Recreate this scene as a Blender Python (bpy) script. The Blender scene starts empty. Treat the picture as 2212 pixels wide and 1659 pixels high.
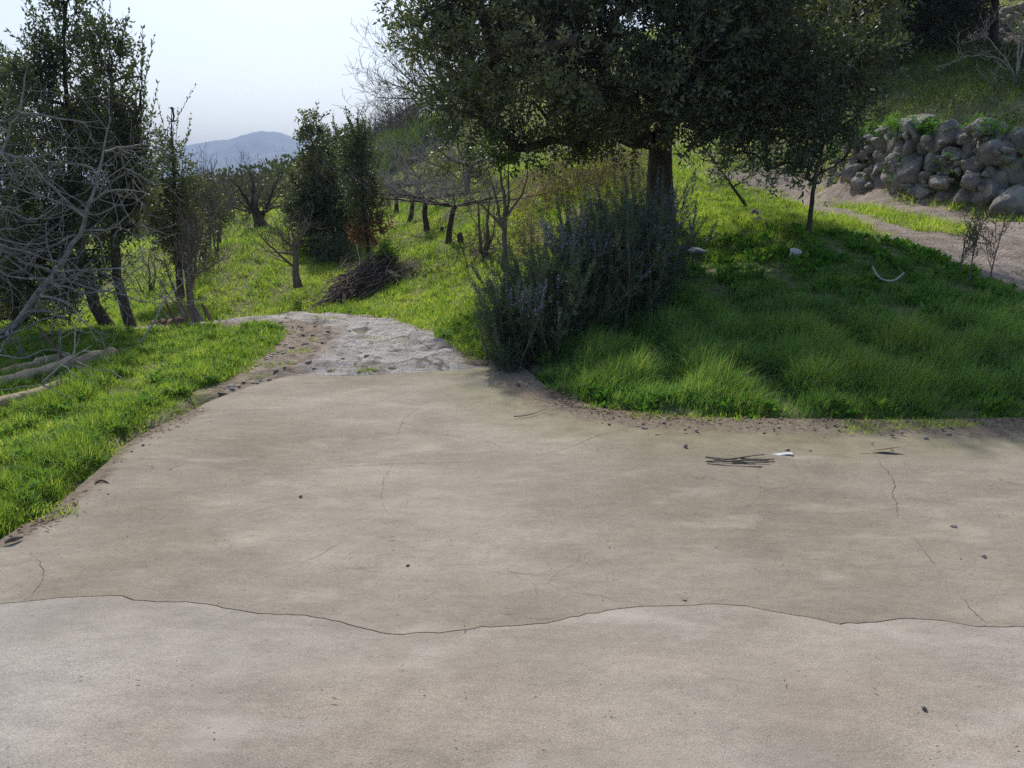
import bpy, math, random
import numpy as np
from mathutils import Vector
from mathutils.geometry import delaunay_2d_cdt

R = math.radians
# ---------------------------------------------------------------- camera, sky, sun
PITCH = 14.4
CAM_Z = 1.6
FOC = 1670.0            # focal length in the 2212 px wide working frame
cam_d = bpy.data.cameras.new("camera")
cam = bpy.data.objects.new("camera", cam_d)
bpy.context.scene.collection.objects.link(cam)
cam.location = (0, 0, CAM_Z)
cam.rotation_euler = (R(90 - PITCH), 0, 0)
cam_d.sensor_width = 36.0
cam_d.lens = 36.0 * FOC / 2212.0
cam_d.clip_start = 0.05
cam_d.clip_end = 9000
sc = bpy.context.scene
sc.camera = cam

SUN_EL, SUN_AZ = 46.0, -15.0     # azimuth measured from +Y towards +X
w = bpy.data.worlds.new("World")
sc.world = w
w.use_nodes = True
nt = w.node_tree
nt.nodes.clear()
sky = nt.nodes.new("ShaderNodeTexSky")
sky.sky_type = 'NISHITA'
sky.sun_disc = False
sky.sun_elevation = R(SUN_EL)
sky.sun_rotation = R(SUN_AZ)
sky.altitude = 300
sky.air_density = 1.0
sky.dust_density = 2.2
sky.ozone_density = 1.0
bg = nt.nodes.new("ShaderNodeBackground")
bg.inputs[1].default_value = 0.14
out = nt.nodes.new("ShaderNodeOutputWorld")
nt.links.new(sky.outputs[0], bg.inputs[0])
nt.links.new(bg.outputs[0], out.inputs[0])

sd = bpy.data.lights.new("sun", 'SUN')
sd.energy = 3.6
sd.angle = R(1.0)
sd.color = (1.0, 0.94, 0.86)
sun = bpy.data.objects.new("sun", sd)
sc.collection.objects.link(sun)
sv = Vector((math.sin(R(SUN_AZ)) * math.cos(R(SUN_EL)), math.cos(R(SUN_AZ)) * math.cos(R(SUN_EL)), math.sin(R(SUN_EL))))
sun.rotation_euler = sv.to_track_quat('Z', 'Y').to_euler()
sun.location = sv * 60

sc.view_settings.view_transform = 'Standard'
sc.view_settings.look = 'None'
sc.view_settings.gamma = 1
sc.view_settings.exposure = 0.1
sc.render.engine = 'CYCLES'
sc.cycles.max_bounces = 6
sc.cycles.transparent_max_bounces = 8
sc.cycles.use_denoising = False
sc.cycles.sample_clamp_indirect = 4.0

# ---------------------------------------------------------------- small helpers
rng = np.random.default_rng(7)
cp, sp = math.cos(R(PITCH)), math.sin(R(PITCH))

def P(vx, vy, D):
    """point at forward distance D seen at (vx, vy) of the 2212 x 1659 working frame"""
    x = (vx - 1106.0) / FOC
    u = (829.5 - vy) / FOC
    dy = cp + u * sp
    dz = -sp + u * cp
    return np.array([x / dy * D, D, CAM_Z + dz / dy * D])

def tag(o, label=None, cat=None, group=None, kind=None):
    if label: o["label"] = label
    if cat: o["category"] = cat
    if group: o["group"] = group
    if kind: o["kind"] = kind
    return o

def link(name, data, parent=None):
    o = bpy.data.objects.new(name, data)
    sc.collection.objects.link(o)
    if parent is not None:
        o.parent = parent
    return o

def mesh_np(name, verts, faces, mats, parent=None, tint=None, smooth=False, mat_idx=None, loc=None, attrs=None):
    """faces: list of (n, k) int arrays"""
    verts = np.asarray(verts, dtype=np.float32)
    if loc is not None:
        verts = verts - np.asarray(loc, dtype=np.float32)
    me = bpy.data.meshes.new(name)
    me.vertices.add(len(verts))
    me.vertices.foreach_set("co", verts.ravel())
    faces = [np.asarray(f, dtype=np.int32) for f in faces if len(f)]
    nl = sum(f.size for f in faces)
    nf = sum(len(f) for f in faces)
    me.loops.add(nl)
    me.polygons.add(nf)
    me.loops.foreach_set("vertex_index", np.concatenate([f.ravel() for f in faces]))
    tot = np.concatenate([np.full(len(f), f.shape[1], dtype=np.int32) for f in faces])
    start = np.concatenate([[0], np.cumsum(tot)[:-1]]).astype(np.int32)
    me.polygons.foreach_set("loop_start", start)
    me.polygons.foreach_set("loop_total", tot)
    if smooth:
        me.polygons.foreach_set("use_smooth", np.ones(nf, dtype=bool))
    for m in (mats if isinstance(mats, (list, tuple)) else [mats]):
        me.materials.append(m)
    if mat_idx is not None:
        me.polygons.foreach_set("material_index", np.asarray(mat_idx, dtype=np.int32))
    me.update(calc_edges=True)
    if tint is not None:
        a = me.attributes.new("tint", 'FLOAT', 'POINT')
        a.data.foreach_set("value", np.asarray(tint, dtype=np.float32))
    if attrs:
        for k, v in attrs.items():
            a = me.attributes.new(k, 'FLOAT', 'POINT')
            a.data.foreach_set("value", np.asarray(v, dtype=np.float32))
    o = link(name, me, parent)
    if loc is not None and parent is None:
        o.location = tuple(float(c) for c in loc)
    return o

class Noise:
    """cheap smooth 3-D noise made of sines, about -1..1"""
    def __init__(self, seed, scale, n=10):
        r = np.random.default_rng(seed)
        d = r.normal(size=(n, 3)); d /= np.linalg.norm(d, axis=1)[:, None]
        self.k = d * (scale * r.uniform(0.6, 1.7, n))[:, None]
        self.p = r.uniform(0, 6.28, n)
        self.n = n
    def __call__(self, p):
        p = np.asarray(p)
        if p.shape[1] == 2:
            p = np.column_stack([p, np.zeros(len(p))])
        return np.sin(p @ self.k.T * 6.283 + self.p).sum(1) / math.sqrt(self.n / 2) / 1.6

def inside(poly, x, y):
    poly = np.asarray(poly)
    c = np.zeros(len(x), dtype=bool)
    n = len(poly)
    j = n - 1
    for i in range(n):
        xi, yi = poly[i]; xj, yj = poly[j]
        if yi != yj:
            m = ((yi > y) != (yj > y)) & (x < (xj - xi) * (y - yi) / (yj - yi) + xi)
            c ^= m
        j = i
    return c

def edge_dist(poly, x, y, closed=True):
    poly = np.asarray(poly, dtype=float)
    best = np.full(len(x), 1e9)
    n = len(poly)
    for i in range(n if closed else n - 1):
        a = poly[i]; b = poly[(i + 1) % n]
        d = b - a
        L = max(d @ d, 1e-9)
        t = np.clip(((x - a[0]) * d[0] + (y - a[1]) * d[1]) / L, 0, 1)
        q = (x - a[0] - t * d[0]) ** 2 + (y - a[1] - t * d[1]) ** 2
        best = np.minimum(best, q)
    return np.sqrt(best)

def ss(a, b, x):
    t = np.clip((x - a) / (b - a), 0, 1)
    return t * t * (3 - 2 * t)

# ---------------------------------------------------------------- materials
def mat(name, build):
    m = bpy.data.materials.new(name)
    m.use_nodes = True
    n = m.node_tree.nodes; n.clear()
    build(m.node_tree, n, m.node_tree.links)
    return m

def nd(n, t, **kw):
    x = n.new(t)
    for k, v in kw.items():
        setattr(x, k, v)
    return x

def ramp(n, stops, interp='LINEAR'):
    r = n.new("ShaderNodeValToRGB")
    r.color_ramp.interpolation = interp
    e = r.color_ramp.elements
    while len(e) > 1: e.remove(e[-1])
    e[0].position = stops[0][0]; e[0].color = (*stops[0][1], 1)
    for p, c in stops[1:]:
        q = e.new(p); q.color = (*c, 1)
    return r

def leaf_mat(name, stops, trans=(0.10, 0.16, 0.02), tf=0.35, rough=0.45, spec=0.4):
    def b(t, n, l):
        a = nd(n, "ShaderNodeAttribute", attribute_name="tint")
        r = ramp(n, stops)
        l.new(a.outputs["Fac"], r.inputs[0])
        p = n.new("ShaderNodeBsdfPrincipled")
        l.new(r.outputs[0], p.inputs["Base Color"])
        p.inputs["Roughness"].default_value = rough
        p.inputs["Specular IOR Level"].default_value = spec
        tr = n.new("ShaderNodeBsdfTranslucent")
        mx = nd(n, "ShaderNodeMix", data_type='RGBA', blend_type='MULTIPLY')
        mx.inputs[0].default_value = 1
        l.new(r.outputs[0], mx.inputs[6]); mx.inputs[7].default_value = (*[c for c in trans], 1)
        l.new(mx.outputs[2], tr.inputs[0])
        ms = n.new("ShaderNodeMixShader"); ms.inputs[0].default_value = tf
        l.new(p.outputs[0], ms.inputs[1]); l.new(tr.outputs[0], ms.inputs[2])
        o = n.new("ShaderNodeOutputMaterial"); l.new(ms.outputs[0], o.inputs[0])
    return mat(name, b)

def rough_mat(name, stops, scale=6, detail=8, rough=0.9, bump=0.3, bscale=40, bdist=0.01, stretch=(1, 1, 1), spec=0.2):
    """noise-coloured material with bump, in object space"""
    def b(t, n, l):
        tc = n.new("ShaderNodeTexCoord")
        mp = n.new("ShaderNodeMapping"); mp.inputs["Scale"].default_value = stretch
        l.new(tc.outputs["Object"], mp.inputs[0])
        nz = n.new("ShaderNodeTexNoise"); nz.inputs["Scale"].default_value = scale
        nz.inputs["Detail"].default_value = detail; nz.inputs["Roughness"].default_value = 0.65
        l.new(mp.outputs[0], nz.inputs[0])
        r = ramp(n, stops); l.new(nz.outputs[0], r.inputs[0])
        p = n.new("ShaderNodeBsdfPrincipled")
        l.new(r.outputs[0], p.inputs["Base Color"])
        p.inputs["Roughness"].default_value = rough
        p.inputs["Specular IOR Level"].default_value = spec
        n2 = n.new("ShaderNodeTexNoise"); n2.inputs["Scale"].default_value = bscale; n2.inputs["Detail"].default_value = 6
        l.new(mp.outputs[0], n2.inputs[0])
        bp = n.new("ShaderNodeBump"); bp.inputs["Strength"].default_value = bump; bp.inputs["Distance"].default_value = bdist
        l.new(n2.outputs[0], bp.inputs["Height"]); l.new(bp.outputs[0], p.inputs["Normal"])
        o = n.new("ShaderNodeOutputMaterial"); l.new(p.outputs[0], o.inputs[0])
    return mat(name, b)

M = {}
M['bark_dark'] = rough_mat("dark_bark", [(0.3, (0.0455, 0.0364, 0.0286)), (0.7, (0.13, 0.1105, 0.091))], scale=9, bump=0.8, bscale=30, bdist=0.02, stretch=(1, 1, 0.3))
M['bark_mid'] = rough_mat("grey_brown_bark", [(0.3, (0.104, 0.0845, 0.065)), (0.7, (0.26, 0.221, 0.182))], scale=12, bump=0.6, bscale=40, bdist=0.012, stretch=(1, 1, 0.4))
M['bark_pale'] = rough_mat("pale_bark", [(0.3, (0.15, 0.135, 0.122)), (0.7, (0.42, 0.395, 0.37))], scale=14, bump=0.5, bscale=50, bdist=0.008)
M['twig'] = rough_mat("twig_bark", [(0.3, (0.22, 0.195, 0.18)), (0.7, (0.50, 0.465, 0.43))], scale=10, bump=0.0)
M['log'] = rough_mat("weathered_log", [(0.3, (0.182, 0.143, 0.0975)), (0.55, (0.442, 0.351, 0.234)), (0.75, (0.546, 0.455, 0.325))], scale=7, bump=0.8, bscale=26, bdist=0.02)
M['stake'] = rough_mat("brown_stake", [(0.3, (0.13, 0.078, 0.052)), (0.7, (0.26, 0.169, 0.117))], scale=20, bump=0.3)
M['rock'] = rough_mat("lichened_stone", [(0.28, (0.08, 0.072, 0.062)), (0.42, (0.19, 0.175, 0.155)), (0.55, (0.28, 0.262, 0.235)), (0.62, (0.36, 0.35, 0.32)), (0.75, (0.13, 0.145, 0.09))], scale=3.0, bump=0.9, bscale=14, bdist=0.03)
M['pebble'] = rough_mat("grey_pebble", [(0.3, (0.195, 0.169, 0.1495)), (0.7, (0.494, 0.4485, 0.403))], scale=30, bump=0.4, bscale=120, bdist=0.002)
M['pebble_dark'] = rough_mat("dark_pebble", [(0.3, (0.13, 0.105, 0.085)), (0.7, (0.28, 0.235, 0.20))], scale=30, bump=0.4, bscale=120, bdist=0.002)
M['white'] = rough_mat("white_plastic", [(0.3, (0.70, 0.70, 0.68)), (0.7, (0.80, 0.80, 0.79))], scale=8, rough=0.4, bump=0.02, spec=0.5)
M['pipe'] = rough_mat("dull_pipe", [(0.3, (0.20, 0.20, 0.20)), (0.7, (0.32, 0.32, 0.31))], scale=9, rough=0.5, bump=0.05)
M['hose'] = rough_mat("dirty_white_plastic", [(0.3, (0.34, 0.32, 0.26)), (0.7, (0.56, 0.53, 0.46))], scale=12, rough=0.6, bump=0.05)
M['metal'] = rough_mat("grey_metal", [(0.3, (0.16, 0.165, 0.18)), (0.7, (0.26, 0.265, 0.28))], scale=5, rough=0.6, bump=0.05, spec=0.3)
M['crack'] = rough_mat("crack_dirt", [(0.3, (0.10, 0.085, 0.07)), (0.7, (0.17, 0.145, 0.12))], scale=30, bump=0.0)
M['deadleaf'] = leaf_mat("dead_leaf", [(0, (0.10, 0.055, 0.03)), (1, (0.28, 0.19, 0.11))], (1, 0.8, 0.5), 0.2, 0.7, 0.2)

G3 = [(0.0, (0.080, 0.150, 0.050)), (0.45, (0.165, 0.290, 0.082)), (0.8, (0.225, 0.345, 0.08)), (0.93, (0.32, 0.34, 0.11)), (1.0, (0.44, 0.37, 0.22))]
M['grass'] = leaf_mat("grass_blades", G3, (1.8, 1.9, 0.9), 0.38, 0.55, 0.3)
M['lawn'] = leaf_mat("short_grass_blades", [(0.0, (0.0983, 0.1582, 0.0386)), (0.45, (0.2048, 0.2848, 0.0644)), (0.8, (0.3441, 0.4192, 0.0988)), (0.93, (0.4752, 0.443, 0.1825)), (1.0, (0.5899, 0.4746, 0.3435))], (1.8, 2.0, 0.8), 0.45, 0.6, 0.2)
M['weed'] = leaf_mat("weed_leaves", [(0.0, (0.0525, 0.1275, 0.0225)), (0.6, (0.1125, 0.24, 0.0375)), (1.0, (0.195, 0.33, 0.06))], (1.5, 1.9, 0.8), 0.3, 0.75, 0.12)
OAK = [(0.0, (0.045, 0.062, 0.046)), (0.5, (0.088, 0.112, 0.068)), (0.85, (0.16, 0.18, 0.095)), (1.0, (0.25, 0.205, 0.13))]
M['oak'] = leaf_mat("evergreen_leaves", OAK, (1.8, 2.0, 0.8), 0.25, 0.48, 0.4)
M['oak_grey'] = leaf_mat("grey_green_leaves", [(0.0, (0.06, 0.085, 0.06)), (0.5, (0.12, 0.155, 0.10)), (0.85, (0.19, 0.22, 0.14)), (1.0, (0.26, 0.22, 0.15))], (1.6, 1.8, 1.0), 0.3, 0.5, 0.4)
M['oak_light'] = leaf_mat("olive_green_leaves", [(0.0, (0.0525, 0.075, 0.0225)), (0.5, (0.105, 0.138, 0.039)), (1.0, (0.21, 0.2325, 0.075))], (1.7, 1.9, 0.8), 0.32, 0.42, 0.4)
M['fresh'] = leaf_mat("fresh_green_leaves", [(0.0, (0.06, 0.12, 0.018)), (1.0, (0.192, 0.288, 0.042))], (1.8, 2.0, 0.7), 0.45, 0.4, 0.4)
M['broom'] = leaf_mat("broom_shoots", [(0.0, (0.052, 0.0845, 0.026)), (1.0, (0.182, 0.234, 0.065))], (1.6, 1.9, 0.8), 0.4, 0.5, 0.3)
M['rust'] = leaf_mat("rust_leaves", [(0.0, (0.117, 0.0585, 0.0325)), (1.0, (0.338, 0.182, 0.104))], (1.6, 1.1, 0.8), 0.3, 0.6, 0.2)
M['dry'] = leaf_mat("dry_leaves", [(0.0, (0.098, 0.091, 0.042)), (0.6, (0.196, 0.182, 0.084)), (1.0, (0.336, 0.28, 0.154))], (1.5, 1.4, 0.9), 0.3, 0.6, 0.2)
M['needle'] = leaf_mat("rosemary_needles", [(0.0, (0.04, 0.068, 0.036)), (0.6, (0.09, 0.136, 0.068)), (1.0, (0.17, 0.22, 0.12))], (1.5, 1.7, 1.0), 0.22, 0.5, 0.3)
M['lilac'] = leaf_mat("lilac_flowers", [(0.0, (0.238, 0.224, 0.504)), (1.0, (0.504, 0.476, 0.8))], (1.2, 1.1, 1.4), 0.35, 0.6, 0.2)
M['wood_far'] = leaf_mat("woodland_leaves", [(0.0, (0.045, 0.063, 0.027)), (0.6, (0.0825, 0.105, 0.045)), (1.0, (0.1425, 0.1425, 0.075))], (1.5, 1.6, 0.9), 0.3, 0.6, 0.2)

# ---------------------------------------------------------------- terrain: thin-plate surface through surveyed points
ctl = []
def C3(vx, vy, D): ctl.append(P(vx, vy, D))
def CW(x, y, z): ctl.append(np.array([x, y, z]))
for x in (-6, -3.5, -1.2, 1.2, 3.5, 6, 9):
    for y in (-6, -3, 0, 2.5):
        CW(x, y, 0 if x > -4 else -0.05)
for x, y in ((-1.6, 4), (0, 4), (1.8, 4), (3.6, 4), (5.5, 4), (-2, 5.3), (-.6, 5.5), (.8, 5.5), (2, 5.2), (-1.3, 6.6), (-.5, 6.7), (.2, 6.7), (-3.2, 4.2), (7.5, 4.2)):
    CW(x, y, 0.0)
for v in [(0, 1000, 4.6), (150, 860, 5.95), (0, 840, 6.6), (0, 800, 7.6), (50, 720, 10.5), (0, 700, 13), (150, 690, 13), (265, 725, 9.6),
          (400, 800, 6.75), (520, 740, 8.2), (420, 708, 9.6), (600, 702, 9.8), (300, 640, 16), (350, 590, 20), (270, 715, 10.5), (450, 694, 11.5),
          (720, 655, 12.5), (600, 678, 12), (700, 683, 11.2), (800, 740, 8.6), (930, 760, 7.9), (440, 600, 14), (490, 530, 16), (560, 495, 18.5), (650, 600, 14.3),
          (700, 565, 17), (640, 500, 21), (790, 575, 15.5), (780, 640, 12.7), (900, 600, 13.5), (1000, 640, 11.5), (950, 700, 9.6), (1080, 570, 13),
          (972, 525, 15), (922, 500, 17.5), (885, 480, 20), (855, 465, 22.5), (835, 455, 25), (830, 430, 30), (820, 412, 38),
          (1050, 480, 17), (1040, 420, 19.5), (1000, 400, 24), (1130, 540, 13.4), (1150, 450, 15), (1200, 385, 17.5), (1280, 355, 19.5), (1330, 335, 22), (1380, 320, 28),
          (1250, 600, 10), (1425, 470, 13), (1500, 560, 10.5), (1600, 600, 9), (1480, 640, 8.6), (1200, 840, 6.2), (1150, 640, 10), (1100, 770, 7.0),
          (1550, 440, 15), (1633, 468, 13.5), (1650, 415, 17), (1530, 377, 20), (1700, 580, 9.3), (1750, 520, 10.3), (1900, 620, 8.6), (1850, 500, 12),
          (2000, 560, 10.3), (2060, 590, 9.6), (2212, 640, 8.6), (1900, 760, 6.8), (2212, 800, 6.0), (1500, 800, 6.4), (1600, 880, 5.6),
          (2212, 540, 11.3), (2212, 480, 13.8), (1950, 450, 16), (1850, 415, 18.5), (1800, 395, 20), (1720, 375, 22),
          (2212, 461, 14.7), (2000, 433, 16.4), (2212, 300, 15.7), (2000, 295, 17.5), (1880, 300, 19.3), (2212, 200, 19), (2000, 120, 25), (1900, 115, 26.5),
          (2212, 115, 24), (1850, 220, 23), (1600, 250, 27), (1500, 150, 34), (2212, 110, 27), (1950, 108, 29), (2212, 20, 30),
          (950, 330, 36), (880, 350, 40), (900, 275, 48), (820, 330, 55), (1000, 205, 50), (1100, 200, 42), (780, 362, 60),
          (700, 400, 45), (600, 430, 32), (500, 470, 24), (420, 500, 28), (350, 520, 32), (200, 560, 30), (0, 600, 26), (500, 420, 55), (300, 470, 55), (60, 560, 55),
          (1400, 120, 60), (2100, -60, 50)]:
    C3(*v)
CW(13, 4, 0.05); CW(13, 9, .5); CW(16, 13, 1.5); CW(-9, 6, -.35); CW(-10, 10, -1.0); CW(-13, 2, -.6); CW(20, 20, 4.6); CW(30, 40, 13)
CW(-30, 20, -4); CW(-45, 45, -7); CW(14, -6, 0); CW(-14, -6, -.4)
ctl = np.array(ctl)
def tps_fit(c, lam=0.002):
    n = len(c)
    d2 = ((c[:, None, :2] - c[None, :, :2]) ** 2).sum(-1)
    K = np.where(d2 > 0, 0.5 * d2 * np.log(d2 + 1e-12), 0) + lam * n * np.eye(n) * 0.05
    A = np.zeros((n + 3, n + 3)); A[:n, :n] = K
    A[:n, n] = 1; A[:n, n + 1:] = c[:, :2]; A[n, :n] = 1; A[n + 1:, :n] = c[:, :2].T
    return np.linalg.solve(A, np.concatenate([c[:, 2], [0, 0, 0]]))
wts = tps_fit(ctl)
def tps(x, y):
    o = np.empty(len(x)); n = len(ctl)
    for s in range(0, len(x), 60000):
        xs, ys = x[s:s + 60000], y[s:s + 60000]
        d2 = (xs[:, None] - ctl[None, :, 0]) ** 2 + (ys[:, None] - ctl[None, :, 1]) ** 2
        o[s:s + 60000] = (0.5 * d2 * np.log(d2 + 1e-12)) @ wts[:n] + wts[n] + wts[n + 1] * xs + wts[n + 2] * ys
    return o
RX0, RX1, RY0, RY1, RS = -36.0, 36.0, -8.0, 66.0, 0.1
gx = np.arange(RX0, RX1 + RS / 2, RS); gy = np.arange(RY0, RY1 + RS / 2, RS)
# TPS on a 0.3 m lattice then bilinear to 0.1
cx_ = np.arange(RX0, RX1 + .3, .3); cy_ = np.arange(RY0, RY1 + .3, .3)
XX, YY = np.meshgrid(cx_, cy_)
ZC = tps(XX.ravel(), YY.ravel()).reshape(XX.shape)
def bil(Z, x, y, x0, y0, s):
    fx = np.clip((x - x0) / s, 0, Z.shape[1] - 1.001); fy = np.clip((y - y0) / s, 0, Z.shape[0] - 1.001)
    ix = fx.astype(int); iy = fy.astype(int); fx = fx - ix; fy = fy - iy
    return (Z[iy, ix] * (1 - fx) * (1 - fy) + Z[iy, ix + 1] * fx * (1 - fy) + Z[iy + 1, ix] * (1 - fx) * fy + Z[iy + 1, ix + 1] * fx * fy)
XX, YY = np.meshgrid(gx, gy)
Z = bil(ZC, XX.ravel(), YY.ravel(), RX0, RY0, .3)
n_b1, n_b2 = Noise(3, 0.35), Noise(4, 1.1)
pp = np.column_stack([XX.ravel(), YY.ravel()])
amp = ss(6.5, 11, YY.ravel()) * 0.6 + 0.25
Z = Z + (n_b1(pp) * 0.05 + n_b2(pp) * 0.02) * amp

def flatG(vx, vy):      # hit with the level slab plane z = 0
    x = (vx - 1106.0) / FOC; u = (829.5 - vy) / FOC
    dy = cp + u * sp; dz = -sp + u * cp
    t = -CAM_Z / dz
    return (x * t, dy * t)
joint_v = [(-900, 1330), (-300, 1310), (0, 1302), (50, 1299), (110, 1290), (175, 1286), (240, 1284), (265, 1286), (290, 1293), (340, 1297), (400, 1300), (450, 1303), (500, 1314), (560, 1323), (640, 1325), (700, 1333),
           (735, 1342), (770, 1352), (805, 1361), (845, 1367), (900, 1365), (950, 1361), (1000, 1358), (1060, 1351), (1100, 1350), (1145, 1347), (1180, 1345), (1215, 1337), (1250, 1328), (1290, 1320), (1330, 1312), (1375, 1308), (1420, 1306),
           (1500, 1305), (1580, 1303), (1640, 1312), (1690, 1322), (1740, 1330), (1775, 1338), (1810, 1343), (1850, 1343), (1890, 1341), (1960, 1335), (2000, 1336), (2040, 1340), (2085, 1348), (2130, 1352), (2170, 1352), (2212, 1350), (2700, 1330), (3300, 1345)]
joint = [flatG(*p) for p in joint_v]
# add small jags to the joint
rj = np.random.default_rng(5)
jj = []
for a, b in zip(joint[:-1], joint[1:]):
    k = max(1, int(math.dist(a, b) / 0.035))
    for i in range(k):
        t = i / k
        jj.append((a[0] + (b[0] - a[0]) * t, a[1] + (b[1] - a[1]) * t + (rj.normal() * 0.0035 + 0.006 * math.sin(a[0] * 9 + i * .7) * rj.random())))
jj.append(joint[-1]); joint = jj
far_edge = [flatG(*p) for p in [(1120, 786), (1106, 789), (1000, 797), (892, 802), (810, 806), (730, 808), (680, 806), (622, 810), (562, 825), (493, 847), (442, 867)]]
left_edge = [flatG(*p) for p in [(420, 880), (385, 898), (340, 920), (300, 942), (262, 968), (235, 1000), (190, 1038), (140, 1080), (100, 1112), (50, 1135), (0, 1165), (-120, 1220), (-300, 1290)]]
right_edge = [flatG(*p) for p in [(2800, 880), (2400, 896), (2212, 900), (2050, 905), (1900, 905), (1700, 903), (1500, 900), (1400, 893), (1300, 880), (1230, 860), (1180, 835), (1150, 810)]]
right_edge = [(9.5, 2.5)] + right_edge
slab_far = [joint[-1]] + right_edge + far_edge + left_edge + [joint[0]]
slab_far_poly = joint[::-1][1:-1][::-1]
far_poly = joint + [(10.5, 2.3)] + right_edge[1:] + far_edge + left_edge[:-1]
near_poly = [(x, y - 0.0105) for x, y in joint] + [(11, -7), (-9, -7)]
allslab = [(-9, -7), (11, -7), (10.5, 2.3)] + right_edge[1:] + far_edge + left_edge[:-1] + [joint[0]]
dxy = edge_dist(allslab, XX.ravel(), YY.ravel())
ins = inside(allslab, XX.ravel(), YY.ravel())
sgn = np.where(ins, -dxy, dxy)
# under the slab the ground is sunk; beside it it meets the slab level
Z = np.where(sgn < 0.08, -0.10, Z * ss(0.05, 1.2, sgn) + 0.005 * (1 - ss(0.05, 1.2, sgn)))
HZ = Z.reshape(XX.shape)

def far_z(x, y):
    r = np.hypot(x, y); az = np.degrees(np.arctan2(x, y))
    z = -9 - 30 * ss(60, 400, r) * (1 - ss(-14, 4, az)) + (ss(-12, 22, az)) * (16 + 60 * ss(60, 500, r))
    # wooded hill straight behind the orchard
    z = z + 7.5 * np.exp(-((az + 17.5) / 5.5) ** 2) * ss(60, 150, r) * (1 - ss(330, 700, r)) * 1.25
    z = z + 8 * np.exp(-((az + 9) / 4) ** 2) * ss(60, 130, r) * (1 - ss(330, 700, r))
    back = ss(95, 140, np.abs(az))
    return z * (1 - back) + back * 0.0

def hz(x, y):
    x = np.atleast_1d(np.asarray(x, float)); y = np.atleast_1d(np.asarray(y, float))
    z = bil(HZ, x, y, RX0, RY0, RS)
    e = np.maximum(np.maximum(np.abs(x) - 32, y - 56), -4 - y)   # distance beyond the surveyed part
    k = ss(0, 10, np.where((e > 0), e, 0))
    f = far_z(x, y)
    return np.where(e > 0, z * (1 - k) + f * k, z)

def G(vx, vy, tmax=90.0):
    x = (vx - 1106.0) / FOC; u = (829.5 - vy) / FOC
    d = np.array([x, cp + u * sp, -sp + u * cp])
    t = np.geomspace(1.0, tmax, 2600)
    p = d[None] * t[:, None]; p[:, 2] += CAM_Z
    h = hz(p[:, 0], p[:, 1])
    b = np.nonzero(p[:, 2] < h)[0]
    if not len(b):
        q = p[-1]; q[2] = h[-1]; return q
    i = b[0]
    q = p[i].copy(); q[2] = h[i]
    return q

def on_ground(x, y, dz=0.0):
    return np.array([x, y, float(hz(x, y)[0]) + dz])

def at(vx, D, dz=0.0):
    """ground point at screen column vx and forward distance D"""
    x = P(vx, 500, D)[0]
    return on_ground(x, D, dz)

def polyG(pts): return [tuple(G(*p)[:2]) for p in pts]

# stony path beyond the slab
pv = [(1026, 793), (1008, 768), (985, 745), (950, 721), (900, 703), (850, 690), (780, 682), (700, 679), (600, 682), (520, 689), (450, 696), (330, 707), (262, 714)]
path_far = polyG(pv)
near_v = [(262, 722), (440, 709), (560, 704), (632, 712), (618, 738), (585, 768), (548, 795), (505, 826), (470, 848)]
path_near = polyG(near_v)
fe = far_edge[1:-1]
path_poly = path_far + path_near + [(x, y - 0.0 + 0.012) for x, y in fe[::-1]]
trackv = [(2500, 700), (2212, 645), (2120, 612), (2060, 585), (1990, 548), (1900, 512), (1820, 480), (1740, 452), (1680, 430), (1610, 405), (1530, 385), (1500, 376)]
trackf = [(1500, 366), (1560, 366), (1650, 372), (1740, 384), (1850, 406), (1980, 436), (2100, 462), (2212, 482), (2500, 530)]
track_poly = polyG(trackv) + polyG(trackf)
mid_poly = polyG([(1650, 400), (1760, 416), (1850, 440), (1960, 470), (2080, 496), (2110, 505), (2090, 515), (2000, 505), (1930, 488), (1850, 464), (1740, 432), (1650, 408)])

# polar sheet: fine near, out past the horizon
th = np.concatenate([np.linspace(-180, -56, 40, endpoint=False), np.linspace(-56, 56, 620, endpoint=False), np.linspace(56, 180, 41)[:-1]])
rr = np.concatenate([[0.25], np.geomspace(0.6, 62, 400), np.geomspace(64, 4400, 100)])
T, RR = np.meshgrid(np.radians(th), rr)
px_, py_ = (RR * np.sin(T)).ravel(), (RR * np.cos(T)).ravel()
pz = hz(px_, py_)
n_f = Noise(9, 0.012)
pz = pz + ss(70, 300, RR.ravel()) * n_f(np.column_stack([px_, py_])) * 3
nT, nR = len(th), len(rr)
idx = np.arange(nT * nR).reshape(nR, nT)
a = idx[:-1, :]; b_ = idx[1:, :]
quads = np.stack([a, np.roll(a, -1, 1), np.roll(b_, -1, 1), b_], -1).reshape(-1, 4)[:, ::-1]
cidx = len(px_)
V = np.column_stack([px_, py_, pz]); V = np.vstack([V, [0, 0, -0.10]])
tri = np.column_stack([idx[0], np.roll(idx[0], -1), np.full(nT, cidx)])[:, ::-1]
# bare-earth amount
def bare(x, y):
    n = Noise(21, 0.55)(np.column_stack([x, y])); n2 = Noise(22, 2.2)(np.column_stack([x, y]))
    d = edge_dist(path_poly, x, y)
    e = edge_dist(allslab, x, y)
    v = 0.15 + 0.35 * ss(0.3, 1.3, n + 0.5 * n2)
    v = np.maximum(v, 1 - ss(0.0, 0.22, np.minimum(d, e)))
    dt = edge_dist(track_poly, x, y)
    v = np.maximum(v, 1 - ss(0.0, 0.5, dt))
    return v
bv = np.zeros(len(V)); m = RR.ravel() < 62
bv[:-1][m] = bare(px_[m], py_[m])

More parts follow.
